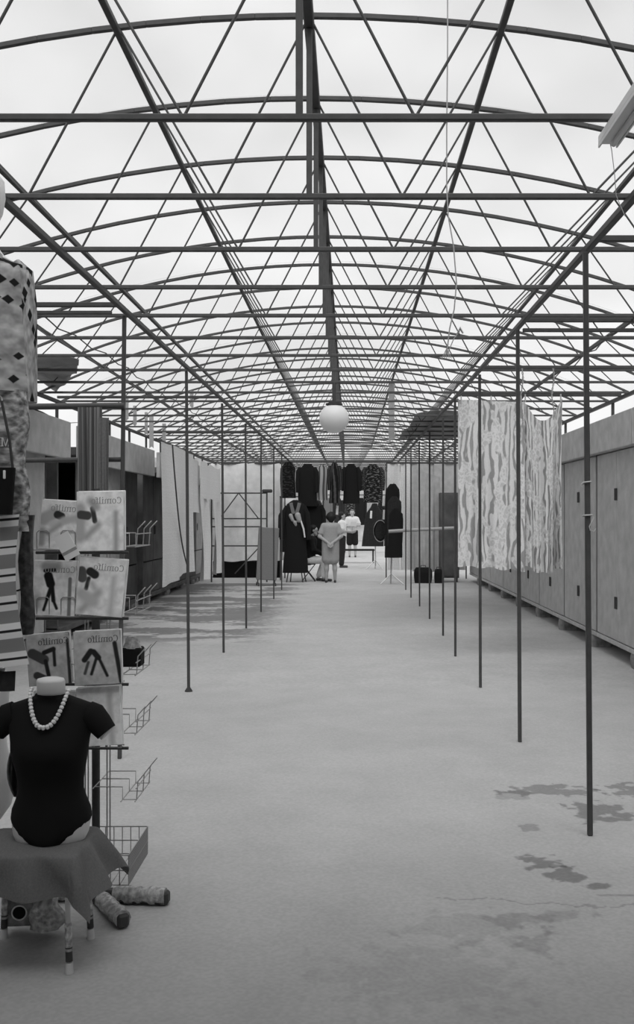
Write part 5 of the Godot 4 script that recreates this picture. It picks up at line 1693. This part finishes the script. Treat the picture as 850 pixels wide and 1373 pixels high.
# ---------------------------------------------------------------- lamps, cords and oddments
func small_things():
	var st := mb()
	# globe lamp under the ridge
	var t := thing("globe_lamp", "unlit white glass globe lamp hanging under the ridge", "lamp", Vector3(-0.157, 0, -9.958))
	st = mb()
	var rings := []
	for i in 19:
		var a := PI * (i + 0.15) / 18.3
		rings.append(ring(Vector3(0, 2.525 - 0.148 * cos(a), 0), 0.148 * sin(a), 0.148 * sin(a), 36))
	loft(st, rings)
	obj("glass_globe", st, M.lamp_glass, t)
	st = mb()
	tube(st, [Vector3(0, 2.66, 0), Vector3(0, 2.675, 0), Vector3(0, 2.69, 0)], [0.085, 0.085, 0.04], 20)
	obj("holder", st, M.hinge, t)
	st = mb()
	tube(st, [Vector3(0, 2.68, 0), Vector3(0, 2.88, 0)], 0.02, 10)
	obj("stem", st, M.post, t)
	# fluorescent batten at the near truss, switched off
	t = thing("fluorescent_lamp", "unlit fluorescent batten lamp fixed under the roof trusses", "lamp", Vector3(0.899, 2.845, -3.47))
	st = mb()
	span(st, Vector3(-0.034, 0.0, 0), Vector3(0.034, 0.03, 1.25), 0.003)
	obj("batten", st, M.lamp_body, t)
	for x in [-0.031, 0.031]:
		st = mb()
		span(st, Vector3(x - 0.003, -0.012, 0.0), Vector3(x + 0.003, 0.002, 1.25), 0.001)
		obj("edge_rail", st, M.lamp_body, t)
	st = mb()
	tube(st, [Vector3(0.012, -0.010, 0.03), Vector3(0.012, -0.010, 1.22)], 0.010, 12)
	obj("lamp_tube", st, M.lamp_glass, t)
	tag_line("lamp_wire", "thin wire dangling from the end of the fluorescent lamp", "wire", [Vector3(0.894, 2.899, -3.470), Vector3(0.912, 2.829, -3.470), Vector3(0.923, 2.738, -3.470), Vector3(0.928, 2.668, -3.470), Vector3(0.959, 2.595, -3.470)], 0.0014, M.rope)
	# pull cord with a frayed end
	t = thing("pull_cord", "long pale cord dangling from the roof with frayed ends", "cord", Vector3(0.33, 0, -3.35))
	st = mb()
	var o := Vector3(0.33, 0, -3.35)
	var pts := []
	for q in [Vector3(0.329, 3.437, -3.350), Vector3(0.329, 3.136, -3.350), Vector3(0.326, 2.835, -3.350), Vector3(0.326, 2.659, -3.350), Vector3(0.331, 2.559, -3.350), Vector3(0.349, 2.458, -3.350), Vector3(0.359, 2.333, -3.350), Vector3(0.351, 2.245, -3.350), Vector3(0.336, 2.182, -3.350), Vector3(0.326, 2.095, -3.350)]: pts.append(q - o)
	tube(st, pts, 0.0022, 6)
	obj("cord", st, M.rope, t)
	st = mb()
	for k in 5:
		tube(st, [pts[9] + Vector3(0, 0.02, 0), pts[9] + Vector3(0.008 * (k - 2), -0.015, 0.004 * (k % 2))], 0.0014, 5)
	obj("frayed_end", st, M.rope, t)
	st = mb()
	tube(st, [Vector3(0.329, 2.097, -3.350) - o, Vector3(0.349, 2.145, -3.350) - o, Vector3(0.369, 2.172, -3.350) - o], 0.0018, 5)
	tube(st, [Vector3(0.361, 2.165, -3.350) - o, Vector3(0.371, 2.182, -3.350) - o, Vector3(0.381, 2.165, -3.350) - o], [0.002, 0.007, 0.003], 6)
	obj("side_strand", st, M.rope, t)
	# twisted ropes hanging from the cross ties by the patterned sheets
	for q in [[1.83, 2.88, 2.42, 8.97], [1.55, 2.88, 2.35, 8.97]]:
		st = mb()
		var n := 26
		for s in 2:
			var rp := []
			for i in n:
				var v := float(i) / (n - 1)
				rp.append(Vector3(0.006 * cos(v * 40.0 + PI * s) + 0.01 * sin(v * 9.0), -(q[1] - q[2]) * v, 0.006 * sin(v * 40.0 + PI * s)))
			tube(st, rp, 0.004, 5)
		var ro := obj("twisted_rope", st, M.strip)
		ro.position = Vector3(q[0], q[1], -q[3])
		tag(ro, "twisted rope hanging from the third cross tie before the patterned sheets", "rope", "ropes on the third cross tie")
	# string ends and a hook tied to the first post by the patterned sheets
	t = thing("wire_hook", "pale wire hook tied to the first post beside the patterned sheets", "hook", Vector3(1.151, 1.550, -4.830))
	st = mb()
	tube(st, [Vector3(-0.012, 0.005, 0.018), Vector3(0.018, 0.004, 0.018), Vector3(0.026, -0.008, 0.02), Vector3(0.016, -0.03, 0.02), Vector3(0.006, -0.05, 0.02), Vector3(0.01, -0.068, 0.02), Vector3(0.028, -0.075, 0.02), Vector3(0.038, -0.06, 0.02)], 0.0028, 6)
	obj("hook", st, M.rope, t)
	st = mb()
	tube(st, [Vector3(-0.018, 0.004, 0.02), Vector3(0.02, 0.006, 0.02), Vector3(0.018, 0.0, -0.02), Vector3(-0.018, 0.0, -0.02), Vector3(-0.018, 0.004, 0.02)], 0.004, 6)
	obj("loop", st, M.rope, t)
	st = mb()
	tube(st, [Vector3(-0.02, 0.004, 0.02), Vector3(0.018, 0.008, 0.02), Vector3(0.018, 0.0, -0.02), Vector3(-0.018, 0.0, -0.02), Vector3(-0.02, 0.004, 0.02)], 0.004, 6)
	tube(st, [Vector3(-0.018, 0.004, 0.02), Vector3(-0.032, -0.006, 0.025), Vector3(-0.024, -0.02, 0.022)], 0.003, 5)
	var kn := obj("string_knot", st, M.rope)
	kn.position = Vector3(1.147, 1.709, -4.830)
	tag(kn, "pale string knotted round the first post above the wire hook", "string")
	# wires strung along under the roof
	for q in [[-2.05, 3.05, 0.10], [1.95, 3.0, 0.14]]:
		var wp := []
		for i in 61:
			var z := -4.18 - 0.826 * 0.5 * i
			wp.append(Vector3(q[0] + 0.02 * sin(i * 0.7), CHORD_Y + 0.02 - (q[2] * 0.3 if i % 2 == 1 else 0.0), z))
		tag_line("cable", "thin cable draped over the trusses above the %s kiosks" % ("dark" if q[0] < 0 else "light grey"), "cable", wp, 0.005, M.hinge)
